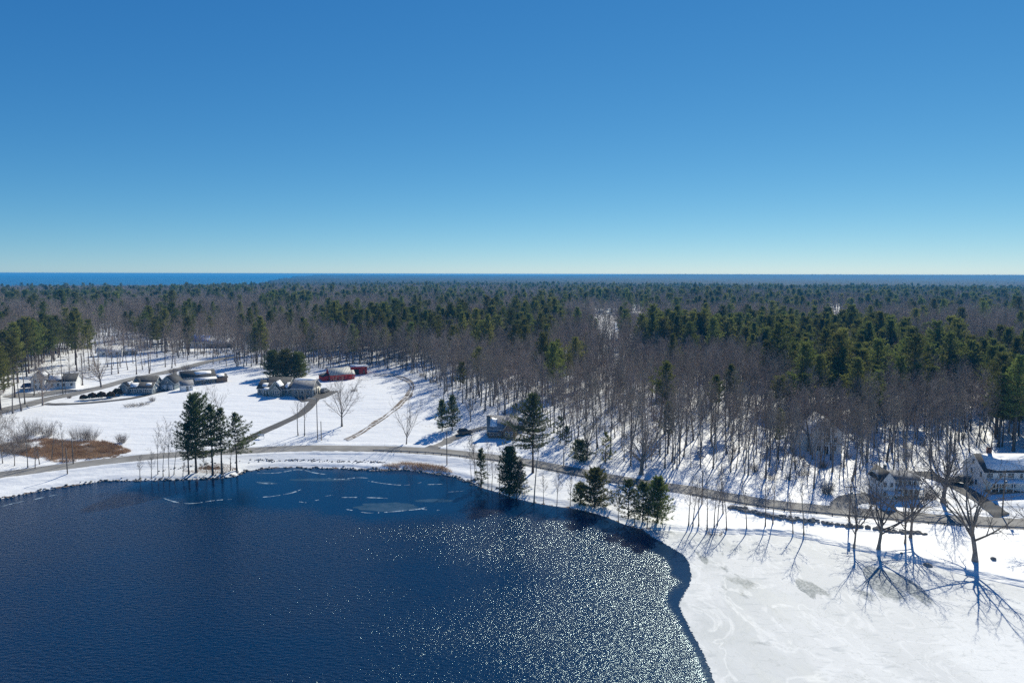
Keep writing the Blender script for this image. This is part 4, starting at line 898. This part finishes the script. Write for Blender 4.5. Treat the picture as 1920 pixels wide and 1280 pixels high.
def gable(root, x0, x1, y0, y1, h, rise, ax, wall, roof, ov=.35, z0=-1.2, trim='white', base=0.0, drop=(0, 0), snow=None):
    """gable block with ridge along ax; roof in two slabs on a white fascia"""
    def q(u, v, z): return (u, v, z) if ax == 'x' else (v, u, z)
    u0, u1, v0, v1 = (x0, x1, y0, y1) if ax == 'x' else (y0, y1, x0, x1); vm = (v0 + v1) / 2
    pv = [q(u, v, z) for u in (u0, u1) for v, z in ((v0, z0), (v1, z0), (v1, base + h), (vm, base + h + rise), (v0, base + h))]
    me = bpy.data.meshes.new('wall'); fl = [(0, 1, 2, 3, 4), (9, 8, 7, 6, 5), (0, 4, 9, 5), (1, 6, 7, 2), (0, 5, 6, 1), (4, 3, 8, 9), (3, 2, 7, 8)]
    if ax == 'y': fl = [tuple(reversed(f)) for f in fl]
    me.from_pydata(pv, [], fl); me.update(); wo = obj('wall', me, M[wall], root)
    sl = rise / ((v1 - v0) / 2)
    def slab(a, b, e, o_):
        mb = MB()
        for s, ve in ((-1, v0), (1, v1)):
            vo = ve + s * o_; zo = base + h - sl * o_; zr = base + h + rise
            mb.hexa([q(u0 - o_, vo, zo + a), q(u1 + o_, vo, zo + a), q(u1 + o_, vm, zr + a), q(u0 - o_, vm, zr + a), q(u0 - o_, vo, zo + b), q(u1 + o_, vo, zo + b), q(u1 + o_, vm, zr + b), q(u0 - o_, vm, zr + b)])
        return mb
    ro = slab(.16, .26, 0, ov).build('roof', M[roof], root)
    slab(.02, .155, 0, ov + .03).build('fascia', M[trim], ro)
    for (s, fu, fv, ru, rv_) in (snow or []):   # patches of snow lying on a roof slope: side -1/1, centre and radii as fractions
        rg = random.Random(int(fu * 999 + fv * 99)); ring_ = []
        for k in range(20):
            a = 2 * math.pi * k / 20; j = rg.uniform(.85, 1.12)
            ce = lambda t: math.copysign(abs(t) ** .35, t)
            uu = u0 + (u1 - u0) * min(max(fu + ru * ce(math.cos(a)) * j, -.03), 1.03); f = min(max(fv + rv_ * ce(math.sin(a)) * j, .02), 1.0)
            ve = v0 if s < 0 else v1; ring_.append(q(uu, ve + (vm - ve) * f, base + h + rise * f + .262))
        MB().poly(ring_, (0, 0, .05)).build('snow_patch', M['snow'], ro)
    return wo
def chimney(root, x, y, z0, z1, w_, m='brick'):
    o = MB().box((x - w_ / 2, y - w_ / 2, z0), (x + w_ / 2, y + w_ / 2, z1)).build('chimney', M[m], root)
    MB().box((x - w_ / 2 - .06, y - w_ / 2 - .06, z1), (x + w_ / 2 + .06, y + w_ / 2 + .06, z1 + .12)).build('cap', M['dark'], o)
def slabroof(root, x0, x1, y0, y1, za, zb, m, name='porch_roof'):
    return MB().hexa([(x0, y0, za), (x1, y0, za), (x1, y1, zb), (x0, y1, zb), (x0, y0, za + .14), (x1, y0, za + .14), (x1, y1, zb + .14), (x0, y1, zb + .14)]).build(name, M[m], root)

# long house with garage
r_ = empty('house', G(529, 742.5), 'long sage house with front gable and big garage on the snow field', 'house', rz=R(-5))
gable(r_, -10.0, -3.0, 1.0, 9, 2.6, 2.6, 'x', 'sage', 'shingle', snow=[(-1, .35, .35, .16, .2)])
gable(r_, -7.0, 1.5, 1.6, 10.5, 2.8, 3.3, 'x', 'sage', 'shingle')
gable(r_, -4.6, .3, -1.0, 5.5, 2.7, 2.9, 'y', 'sage', 'shingle', snow=[(1, .3, .6, .35, .35)])
gable(r_, -3.2, -.1, -1.6, 1.0, 2.4, 1.7, 'y', 'sage', 'shingle')
slabroof(r_, -7.2, -4.7, -.9, 1.5, 2.45, 2.95, 'snow')
for x in (-7.0, -5.9, -4.8): MB().box((x - .09, -.8, 0), (x + .09, -.62, 2.45)).build('porch_post', M['white'], r_)
MB().box((-7.2, -.9, -1), (-4.7, 1.0, .25)).build('porch_floor', M['brown'], r_)
gable(r_, .3, 4.2, .8, 7.5, 2.6, 2.0, 'x', 'sage', 'shingle', snow=[(-1, .22, .5, .18, .42)])
gable(r_, 4.0, 11.8, -.6, 8.2, 3.1, 3.0, 'x', 'greyside', 'frost', snow=[(-1, .5, .9, .48, .12)])
MB().box((11.72, -.55, -1.2), (11.86, 8.15, 3.05)).build('sunlit_end_wall', M['sunlit_side'], r_)  # paler sheet over the garage's right end, sunlight put into its colour
for x in (-9.2, -8.0): window(r_, '-y', 1.0, x, 1.5, .7, 1.2)
for x in (-2.5, -1.65, -.8): window(r_, '-y', -1.6, x, 1.4, .6, 1.3)
window(r_, '-y', -1.6, -1.65, 2.9, .9, .5)
for x in (1.3, 2.6): window(r_, '-y', .8, x, 1.5, .8, 1.1)
door(r_, '-y', 1.6, -5.4, .95, 2.1, 'dark')
for x in (5.6, 8.0, 10.4): window(r_, '-y', -.6, x, 1.6, .8, 1.2)
for y in (1.5, 3.6, 5.6): window(r_, '+x', 11.86, y, 1.5, 1.0, 1.5, 'dark')
window(r_, '+x', 11.86, 3.6, 2.75, .5, .45, 'dark')
# blue grey house, wings and garage
r_ = empty('house', G(261, 740), 'blue-grey many-gabled house behind the row of round shrubs', 'house', rz=R(3))
gable(r_, -6.8, -3.9, -.4, 6, 2.9, 1.5, 'y', 'bluegrey', 'shingle', base=.2, snow=[(1, .6, .4, .3, .35)])
gable(r_, -3.9, 4.4, .6, 6.0, 2.4, 1.7, 'x', 'bluegrey', 'shingle', snow=[(-1, .16, .45, .2, .42), (-1, .8, .6, .12, .22)])
gable(r_, -4.8, 3.2, 6.2, 11.5, 3.4, 2.2, 'x', 'bluegrey', 'shingle')
gable(r_, -5.0, -1.9, 5.4, 9, 3.3, 1.7, 'y', 'bluegrey', 'shingle')
gable(r_, 3.3, 9.0, 9.0, 17, 2.8, 2.7, 'y', 'bluegrey', 'shingle', snow=[(-1, .3, .55, .22, .38)])
for x in (-5.9, -4.8): window(r_, '-y', -.4, x, 1.7, .55, 1.0)
for x in (-3.3, -2.5, -1.6, -.8, .6, 1.4, 2.2, 3.0): window(r_, '-y', .6, x, 1.35, .55, 1.05)
for y in (2.0, 4.2): window(r_, '+x', 4.4, y, 1.35, .8, 1.05)
for x in (-3.4,): window(r_, '-y', 5.4, x, 3.4, .7, .9)
for x in (-1, .2, 1.4, 2.4): window(r_, '-y', 6.2, x, 2.95, .6, .7)
for x in (5.0, 7.5): door(r_, '-y', 9.0, x, 2.0, 2.2, 'white', 'garage_door')
window(r_, '-y', 9.0, 6.2, 3.6, .6, .8)
MB().box((-6.3, -1.6, -.4), (-4.5, -.38, .5)).build('porch_floor', M['white'], r_)
# grey barn
r_ = empty('barn', G(349, 722.5), 'grey barn with long dark roof and oval snow patch', 'barn', rz=R(38)); r_.scale = (.84, .84, .84)
gable(r_, -1.6, 13.5, .2, 7.2, 3.6, 2.6, 'x', 'bluegrey', 'shingle', snow=[(-1, .66, .55, .26, .26)])
slabroof(r_, 3.5, 13.5, -2.6, .1, 2.4, 3.2, 'snow', 'lean_roof')
for x in (3.6, 6.9, 10.2, 13.3): MB().box((x - .1, -2.5, -1), (x + .1, -2.3, 2.4)).build('post', M['brown'], r_)
gable(r_, 13.8, 18.5, -1.4, 4.6, 2.4, 1.5, 'x', 'brown', 'shingle', snow=[(-1, .4, .6, .4, .35)], trim='brown')
door(r_, '-x', -1.6, 3.6, 2.4, 2.6, 'white'); window(r_, '-x', -1.6, 3.7, 4.4, .7, .8)
for x in (5, 7, 9, 11): window(r_, '-y', .2, x, 2.0, .8, .8)
r_ = empty('shed', G(347, 732), 'small white gabled shed in front of the grey barn', 'shed', rz=R(38))
gable(r_, -1.6, 2.6, -1.3, 1.5, 2.3, 1.5, 'x', 'white', 'frost')
door(r_, '-y', -1.3, .6, .8, 1.8, 'greyside'); window(r_, '-y', -1.3, 1.9, 1.3, .5, .6)
# red barn and red shed
r_ = empty('barn', G(619.5, 714.5), 'red barn with pale striped metal roof and lean-to', 'barn', rz=R(30)); r_.scale = (.8, .8, .8)
gable(r_, 0, 11.2, 0, 7.8, 3.1, 3.0, 'x', 'red', 'tin', trim='red')
for k in range(16): pass
rb = MB()
for k in range(15):
    x = -.2 + k * .83; rb.hexa([(x, -.35, 3.1 - .27 + .262), (x + .09, -.35, 3.1 - .27 + .262), (x + .09, 3.9, 6.1 + .262), (x, 3.9, 6.1 + .262), (x, -.35, 3.1 - .27 + .31), (x + .09, -.35, 3.1 - .27 + .31), (x + .09, 3.9, 6.1 + .31), (x, 3.9, 6.1 + .31)])
rb.build('roof_rib', M['tin'], r_)
MB().hexa([(-3.6, 1.5, -1), (-.03, 1.5, -1), (-.03, 9.5, -1), (-3.6, 9.5, -1), (-3.6, 1.5, 2.2), (-.03, 1.5, 3.2), (-.03, 9.5, 3.2), (-3.6, 9.5, 2.2)]).build('lean_to', M['red'], r_)
MB().hexa([(-3.8, 1.3, 2.25), (-.04, 1.3, 3.3), (-.04, 9.7, 3.3), (-3.8, 9.7, 2.25), (-3.8, 1.3, 2.35), (-.04, 1.3, 3.4), (-.04, 9.7, 3.4), (-3.8, 9.7, 2.35)]).build('lean_roof', M['shingle'], r_)
for y in (1.2, 2.6, 4.0): window(r_, '-x', 0, y, 1.2, .7, .9)
for x in (2.5, 5, 7.5): window(r_, '-y', 0, x, 1.7, .5, .5, 'red')
door(r_, '-y', 0, 9.6, 1.6, 2.2, 'red')
gable(r_, 11.25, 13.3, 1.2, 6.4, 2.5, 1.9, 'x', 'red', 'tin', trim='red'); window(r_, '-y', 1.2, 12.3, 1.4, .5, .5)
r_ = empty('shed', G(672, 702), 'flat-roofed red shed with dark doorway right of the red barn', 'shed', rz=R(14))
MB().box((-3.2, 0, -1), (3.8, 7, 3.3)).build('wall', M['red'], r_)
ro = MB().box((-3.45, -.25, 3.3), (4.05, 7.25, 3.45)).build('roof', M['red'], r_); MB().box((-3.4, -.2, 3.455), (4.0, 7.2, 3.65)).build('snow_cover', M['snow'], ro)
door(r_, '-y', 0, -.9, 2.2, 2.5, 'dark'); door(r_, '-y', 0, 2.4, .8, 1.9, 'brown')
# grey house behind the bushy pine
r_ = empty('house', G(941, 821), 'grey shingled house with wide chimney half hidden by the bushy pine', 'house', rz=R(-6)); r_.scale = (.9, .9, .9)
gable(r_, -4.6, 4.6, 0, 8, 3.0, 3.6, 'x', 'brown', 'frost', snow=[(-1, .18, .45, .14, .36)])
gable(r_, .6, 4.4, -.9, 5, 3.0, 2.6, 'y', 'brown', 'shingle')
gable(r_, .5, 7, 8.2, 14, 3.0, 2.6, 'x', 'greyside', 'frost', snow=[(-1, .5, .5, .48, .4)])
chimney(r_, -4.9, 3.4, -1, 6.6, 1.3, 'greyside')
for x in (-3.6, -2.2, -.8): window(r_, '-y', 0, x, 1.6, .8, 1.3)
for x in (1.8, 3.2): window(r_, '-y', -.9, x, 1.6, .8, 1.3)
door(r_, '-y', 0, .2, .9, 2.1, 'brown'); slabroof(r_, -4.6, -1, -1.6, -.02, 2.2, 2.7, 'frost')
# white house hidden in the trees
r_ = empty('house', G(1549, 851), 'tall white gabled house hidden among bare trees', 'house', rz=R(-6))
gable(r_, -3.8, 3.9, 0, 10, 5.6, 3.6, 'y', 'white', 'snow')
gable(r_, -5.6, -3.82, 3, 9, 3.0, 2.0, 'y', 'white', 'snow')
for x, z in ((.2, 6.4), (.2, 3.9), (-2, 1.6), (2, 1.6), (2.2, 3.9)): window(r_, '-y', 0, x, z, .8, 1.3)
MB().box((-3.8, -.06, 2.7), (3.9, -.02, 2.85)).build('belt_board', M['greyside'], r_)
door(r_, '-y', 0, 0, .9, 2.1, 'dark'); chimney(r_, 1.2, 5, 8, 10.6, .7)
# white house with columns
r_ = empty('house', G(1690, 934), 'white house with long columned porch by the road', 'house', rz=R(-4)); r_.scale = (.76, .76, .76)
gable(r_, -5.4, 5.8, 1.8, 8.6, 5.0, 1.7, 'x', 'white', 'frost')
gable(r_, -5.8, -2.0, -.2, 8.0, 5.0, 2.6, 'y', 'white', 'shingle')
slabroof(r_, -2.0, 6.0, -.8, 1.78, 2.9, 3.6, 'snow')
for x in (-1.6, -.1, 1.4, 2.9, 4.4, 5.8): MB().box((x - .11, -.7, .2), (x + .11, -.48, 2.9)).build('column', M['white'], r_)
MB().box((-2.0, -.8, -1), (6.0, 1.78, .4)).build('porch_floor', M['greyside'], r_)
sr = slabroof(r_, -4.9, -.6, -2.6, -.22, 1.5, 2.3, 'snow', 'stair_roof')
for x in (-.9, .4, 1.7, 3.0, 4.5): window(r_, '-y', 1.8, x, 4.25, .75, 1.0)
for x in (-.8, .7, 2.2, 3.7, 5.0): window(r_, '-y', 1.8, x, 1.65, .8, 1.4)
for x, z in ((-4.8, 4.0), (-3.0, 4.0), (-4.8, 1.4)): window(r_, '-y', -.2, x, z, .7, 1.2)
for y in (1.5, 4, 6.4): window(r_, '-x', -5.8, y, 3.8, .7, 1.2)
chimney(r_, -2.5, 5.5, 5.5, 8.2, .7, 'greyside')
# white house with red chimney
r_ = empty('house', G(1862, 924), 'large white house with snowy roof and red brick chimney', 'house', rz=R(0)); r_.scale = (.84, .84, .84)
gable(r_, -1.4, 13, 1.6, 10.4, 5.2, 3.6, 'x', 'white', 'shingle', snow=[(-1, .58, .5, .5, .49)])
slabroof(r_, -1.2, 13, -.9, 1.58, 2.75, 3.4, 'snow')
MB().box((-1.2, -.9, -1), (13, 1.58, .45)).build('porch_floor', M['brown'], r_)
for x in (-1.0, .9, 2.8, 4.7, 6.6, 8.5): MB().box((x - .1, -.8, .2), (x + .1, -.6, 2.75)).build('column', M['white'], r_)
for x in (-.4, .4, 2.8, 5.2, 6.0, 8.4): window(r_, '-y', 1.6, x, 4.3, .6, 1.1)
for x in (1.0, 4, 6.5): window(r_, '-y', 1.6, x, 1.7, .9, 1.4)
door(r_, '-y', 1.6, 2.5, .95, 2.1, 'brown')
for y, z in ((3, 4.2), (6.2, 6.9), (6.8, 4.2), (4.6, 1.6)): window(r_, '-x', -1.4, y, z, .75, 1.3)
chimney(r_, 3.0, 6.8, 7.5, 10.5, .9)
# far left farmhouse, far houses in the clearing
r_ = empty('house', G(98, 730), 'white farmhouse with long low wing at the far left', 'house', rz=R(14))
gable(r_, -7.0, -2.5, 0, 7, 4.2, 2.6, 'y', 'white', 'frost', snow=[(1, .5, .5, .3, .3)])
gable(r_, -2.5, 7.5, 1.5, 8.5, 2.8, 2.4, 'x', 'white', 'shingle', snow=[(-1, .25, .5, .24, .4)])
for x in (-5.6, -3.9): window(r_, '-y', 0, x, 3.2, .7, 1.1); window(r_, '-y', 0, x, 1.2, .7, 1.1)
for x in (-.5, 1.5, 3.5, 6.2): window(r_, '-y', 1.5, x, 1.5, .7, 1.0)
r_ = empty('house', G(207, 668), 'low white house with snowy roof in the far left clearing', 'house', rz=R(20))
gable(r_, -6, 5, 0, 8, 2.6, 2.2, 'x', 'white', 'snow'); window(r_, '-y', 0, -3, 1.4, 1, 1); window(r_, '-y', 0, 0, 1.4, 1, 1); window(r_, '-y', 0, 3, 1.4, 1, 1)
r_ = empty('shed', G(243, 665), 'pale green shed in the far left clearing', 'shed', rz=R(20))
gable(r_, -3, 3, 0, 4.5, 2.2, 1.3, 'x', 'sage', 'snow'); door(r_, '-y', 0, 0, 1.4, 1.8, 'white')
r_ = empty('house', G(370, 652), 'house with blue roof behind dark trees beyond the barn', 'house', rz=R(10))
gable(r_, -7, 6, 0, 8.5, 3.6, 3.0, 'x', 'white', 'tarp'); window(r_, '-y', 0, -4, 1.8, 1, 1.2); window(r_, '-y', 0, 0, 1.8, 1, 1.2); window(r_, '-y', 0, 3.5, 1.8, 1, 1.2)
r_ = empty('house', G(412, 652), 'low house with white snowy roof right of the blue roof', 'house', rz=R(10))
gable(r_, -7, 7, 0, 9, 2.6, 2.4, 'x', 'greyside', 'snow'); window(r_, '-y', 0, -3, 1.5, 1, 1); window(r_, '-y', 0, 3, 1.5, 1, 1)
r_ = empty('house', G(1195, 606), 'far house with white roof alone in the deep woods', 'house', rz=R(-3))
gable(r_, -5, 5, 0, 9, 6.5, 3.5, 'x', 'white', 'snow'); window(r_, '-y', 0, -2, 4.5, 1, 1.3); window(r_, '-y', 0, 2, 4.5, 1, 1.3)

# ------------------------------------------------------------------ vehicles
def car(px, py, rz, m, label, L=4.6, Wd=1.85, hh=1.65, cat='car', name='parked_car'):
    p = G(px, py); r = empty(name, p + Vector((0, 0, .16)), label, cat, rz=rz)
    prof = [(-L / 2, .35), (-L / 2, .95), (-L * .44, 1.0), (-L * .36, hh - .05), (-L * .30, hh), (L * .08, hh), (L * .24, 1.02), (L * .46, .88), (L / 2, .7), (L / 2, .35)]
    bm = bmesh.new(); A = [bm.verts.new((x, -Wd / 2 * (1 if z < 1.1 else .84), z)) for x, z in prof]; B = [bm.verts.new((x, Wd / 2 * (1 if z < 1.1 else .84), z)) for x, z in prof]
    n = len(prof)
    for i in range(n): bm.faces.new((A[i], A[(i + 1) % n], B[(i + 1) % n], B[i]))
    bm.faces.new(A[::-1]); bm.faces.new(B); bmesh.ops.recalc_face_normals(bm, faces=bm.faces[:])
    bmesh.ops.bevel(bm, geom=bm.edges[:], offset=.05, segments=2, affect='EDGES')
    me = bpy.data.meshes.new('body'); bm.to_mesh(me); bm.free(); obj('body', me, m, r, smooth=False)
    for s in (-1, 1):
        y = s * (Wd / 2 * .925 + .012)
        MB().hexa([(-L * .34, y - .02, 1.06), (L * .16, y - .02, 1.06), (L * .16, y + .02, 1.06), (-L * .34, y + .02, 1.06), (-L * .31, y - .06 * s - .02, hh - .14), (L * .07, y - .06 * s - .02, hh - .14), (L * .07, y - .06 * s + .02, hh - .14), (-L * .31, y - .06 * s + .02, hh - .14)]).build('side_window', M['glass'], r)
        for x in (-L * .3, L * .3):
            wo = MB().tube((x, s * (Wd / 2 - .2), .32), (x, s * (Wd / 2 + .02), .32), .34, .34, 14).build('wheel', M['tyre'], r)
            MB().tube((x, s * (Wd / 2 + .021), .32), (x, s * (Wd / 2 + .035), .32), .19, .19, 10).build('rim', M['metal'], wo)
        MB().box((L / 2 - .03, s * Wd * .36 - .2, .66), (L / 2 + .012, s * Wd * .36 + .2, .8)).build('headlight', M['white'], r)
        MB().box((-L / 2 - .012, s * Wd * .4 - .12, .75), (-L / 2 + .03, s * Wd * .4 + .12, .93)).build('tail_light', M['red'], r)
    MB().hexa([(L * .09, -.66, hh - .02), (L * .09, .66, hh - .02), (L * .235, .72, 1.08), (L * .235, -.72, 1.08), (L * .09 + .03, -.66, hh + .0), (L * .09 + .03, .66, hh + .0), (L * .235 + .03, .72, 1.1), (L * .235 + .03, -.72, 1.1)]).build('windscreen', M['glass'], r)
    return r
car(609, 736, R(75), M['cargrey'], 'grey car parked at the top of the dark driveway', hh=1.75)
car(872, 814, R(18), M['carblack'], 'black car parked on the snow left of the grey house')
car(1801, 906, R(150), M['carblack'], 'dark car parked left of the red chimney house', L=4.7)
car(55, 728, R(20), M['carblue'], 'blue car in the farmhouse yard at the far left', L=5.2, hh=1.9)
car(303, 719, R(30), M['carblack'], 'dark car in front of the grey barn doors', hh=1.45)
car(215, 667, R(15), M['carblue'], 'far car beside the low white house in the clearing')

# ------------------------------------------------------------------ poles, guardrail, small things
def upole(px, py, ytop, label, arm=True, lamp=0, box=False, r=.15):
    p = G(px, py); h = (py - ytop) * mpp(p) / math.cos(R(PITCH)); o = empty('utility_pole', p, label, 'utility pole', rz=R(px % 7 * 4 - 12))
    MB().tube((0, 0, -.5), (0, 0, h), r, r * .7, 10).build('pole', M['pole'], o)
    if arm:
        MB().box((-1.2, -.06 - r, h - .75), (1.2, .04 - r, h - .6)).build('crossarm', M['pole'], o)
        for x in (-1.05, -.5, .5, 1.05): MB().tube((x, -.01 - r, h - .6), (x, -.01 - r, h - .38), .05, .04, 6).build('insulator', M['greyside'], o)
    if box: MB().tube((0, -.45, h - 2.6), (0, -.45, h - 1.5), .25, .25, 12).build('transformer', M['metal'], o)
    if lamp:
        MB().tube((0, 0, h - .35), (-lamp, -.2, h - .02), .06, .05, 8).build('lamp_arm', M['white'], o)
        MB().hexa([(-lamp - .75, -.4, h - .16), (-lamp + .05, -.4, h - .1), (-lamp + .05, 0, h - .1), (-lamp - .75, 0, h - .16), (-lamp - .7, -.34, h + .02), (-lamp, -.34, h + .06), (-lamp, -.06, h + .06), (-lamp - .7, -.06, h + .02)]).build('lamp_head', M['white'], o)
    return o
upole(595.5, 824, 745, 'tall utility pole with a white street lamp arm by the driveway', arm=False, lamp=2.0)
upole(602.5, 825, 789, 'short stub pole beside the street lamp pole', arm=False)
upole(838, 871, 808, 'utility pole on the bank where the guardrail crosses', arm=False)
upole(126.5, 888, 838, 'left roadside pole in front of the dry grass', arm=False)
upole(137.5, 870, 820, 'right roadside pole at the edge of the dry grass', arm=False)
upole(118, 740, 666, 'utility pole beside the side road near the farmhouse', arm=True)
upole(123, 739, 690, 'thin pole next to the side road utility pole', arm=False, r=.1)
upole(1057, 873, 842, 'thin pole at the road right of the bushy pine', arm=False)
upole(1316, 945, 880, 'roadside pole at the right bank trees', arm=False)
upole(1592, 978, 905, 'roadside pole left of the columned house', arm=True, box=True)
upole(1879, 964, 885, 'roadside pole in front of the red chimney house', arm=True, box=True)
upole(155, 715, 660, 'utility pole on the upper side road', arm=True)
def guard(pxs, label):
    pts = spline([tuple(P(x, y, ROADZ)[:2]) for x, y in pxs], 8); c = Vector((pts[0][0], pts[0][1], ROADZ)); o = empty('guardrail', c, label, 'guardrail')
    rl = MB()
    for a, b in zip(pts[:-1], pts[1:]):
        t = Vector((b[0] - a[0], b[1] - a[1], 0)).normalized(); n = Vector((-t.y, t.x, 0))
        for z, off in ((.42, .0), (.5, .05), (.58, .0), (.66, .05), (.74, .0)): pass
        prev = None
        prof = [(.42, .0), (.50, .06), (.58, .01), (.66, .06), (.74, .0)]
        for (z0, o0), (z1, o1) in zip(prof[:-1], prof[1:]):
            A = Vector((a[0], a[1], 0)) - c; B = Vector((b[0], b[1], 0)) - c; k = len(rl.v)
            rl.v += [tuple(A + n * o0 + Vector((0, 0, ROADZ + z0))), tuple(B + n * o0 + Vector((0, 0, ROADZ + z0))), tuple(B + n * o1 + Vector((0, 0, ROADZ + z1))), tuple(A + n * o1 + Vector((0, 0, ROADZ + z1)))]
            rl.q.append((k, k + 1, k + 2, k + 3))
    rl.build('rail', M['metal'], o)
    acc = 0; last = Vector((pts[0][0], pts[0][1])); cnt = 0
    for q in pts:
        v = Vector((q[0], q[1])); acc += (v - last).length; last = v
        if acc > 2.2 or cnt == 0:
            acc = 0; cnt += 1; z = Hs(v.x, v.y)
            MB().box((v.x - c.x - .08, v.y - c.y - .2, z - c.z - .3), (v.x - c.x + .08, v.y - c.y - .04, ROADZ - c.z + .78)).build('post', M['pole'], o)
guard([(700, 847.5), (760, 849.5), (820, 853), (880, 860)], 'guardrail on the lake side above the reeds')
guard([(900, 862.5), (960, 870.5), (1000, 878), (1060, 890), (1120, 902.5), (1160, 911)], 'guardrail behind the bank pines')
guard([(1298, 931), (1360, 942), (1440, 955), (1520, 964), (1600, 971.5), (1680, 978.5), (1760, 985), (1840, 990), (1920, 994), (2040, 999)], 'long guardrail above the frozen bay')
def mailbox(px, py, label):
    o = empty('mailbox', G(px, py), label, 'mailbox'); MB().box((-.06, -.06, -.3), (.06, .06, 1.0)).build('post', M['pole'], o)
    b = MB().box((-.14, -.3, 1.0), (.14, .3, 1.2)); b.tube((0, -.3, 1.2), (0, .3, 1.2), .14, .14, 12); b.build('box', M['greyside'], o)
mailbox(1061, 846, 'left mailbox on a post by the road at the woods'); mailbox(1069, 844, 'right mailbox on a post by the road at the woods')
o = empty('sign', G(490, 822), 'small white sign at the foot of the dark driveway', 'sign', rz=R(10))
for x in (-.8, .8): MB().box((x - .06, -.06, -.4), (x + .06, .06, 1.5)).build('post', M['white'], o)
MB().box((-.74, -.03, .7), (.74, .03, 1.4)).build('board', M['white'], o)

# ------------------------------------------------------------------ slush and thin ice on the water
def strip(pts, wd, z, seed, mb):
    n = len(pts)
    for i in range(n - 1):
        if float(vn(i * .35, 3, seed)) < .25: continue
        a, b = Vector(pts[i]), Vector(pts[i + 1]); t = (b - a).normalized(); m = Vector((-t.y, t.x))
        w0 = wd * (.2 + 1.5 * float(vn(i * .8, 9, seed)) ** 2) * min(1, i / 4, (n - 1 - i) / 4 + .05); w1 = wd * (.2 + 1.5 * float(vn(i * .8 + .8, 9, seed)) ** 2) * min(1, (i + 1) / 4, (n - 2 - i) / 4 + .05)
        k = len(mb.v); mb.v += [(*(a + m * w0), z), (*(a - m * w0), z), (*(b - m * w1), z), (*(b + m * w1), z)]; mb.q.append((k, k + 1, k + 2, k + 3))
STREAK = [[(648, 954), (665, 957), (690, 961), (720, 960), (755, 957), (785, 954), (800, 950)], [(480, 887), (520, 886), (560, 880), (590, 886), (612, 889)], [(612, 896), (640, 898), (670, 895), (690, 896)], [(690, 901), (720, 906), (760, 909), (795, 903)],
          [(480, 903), (500, 906), (520, 906)], [(480, 932), (510, 930), (545, 924), (565, 917)], [(610, 930), (625, 927)], [(640, 932), (680, 932), (735, 934)], [(0, 950), (22, 944), (45, 939)], [(60, 937), (90, 930), (112, 927)], [(305, 933), (335, 942), (365, 943), (400, 938), (438, 935)],
          [(785, 952), (800, 955), (825, 956)], [(590, 938), (600, 936)], [(560, 940), (575, 942)], [(800, 908), (830, 907)], [(840, 922), (870, 920)]]
mb = MB()
for i, s in enumerate(STREAK): strip([tuple(P(x, y)[:2]) for x, y in spline(s, 14)], .20, .012, i, mb)
tag(mb.build('slush', M['slush']), 'broken white slush lines drifting on the lake', 'slush', kind='stuff')
def film(px, py, rx, ry, seed, label):
    ring_ = []
    for k in range(64):
        a = 2 * math.pi * k / 64; j = .6 + .6 * float(fbm(math.cos(a) * 2.5 + 5, math.sin(a) * 2.5 + 5, seed))
        ring_.append(tuple(P(px + rx * j * math.cos(a), py + ry * j * math.sin(a))[:2]))
    tag(sheet('thin_ice', ring_, .008, .006, M['film'], 50), label, 'ice')
film(728, 950, 68, 8.5, 3, 'grey sliver of thin ice out on the open water')
film(600, 899, 62, 2.6, 6, 'long faint strip of thin ice along the far bank')
film(812, 938, 40, 3.2, 8, 'small faint patch of thin ice right of the grey sliver')
film(497, 905, 20, 2.5, 4, 'narrow strip of thin ice near the far bank')

# ------------------------------------------------------------------ haze
hb = MB().box((-20000, -400, -14), (20000, 18500, 53.2)).build('haze', None)
hm = bpy.data.materials.new('haze'); hm.use_nodes = True; n = hm.node_tree.nodes; n.clear()
vo = n.new('ShaderNodeVolumePrincipled'); vo.inputs['Color'].default_value = (.07, .45, .96, 1); vo.inputs['Density'].default_value = .00015; vo.inputs['Anisotropy'].default_value = .1
mo = n.new('ShaderNodeOutputMaterial'); hm.node_tree.links.new(vo.outputs[0], mo.inputs['Volume'])
hb.data.materials.clear(); hb.data.materials.append(hm); tag(hb, 'thin blue haze over the land', 'haze', kind='stuff')
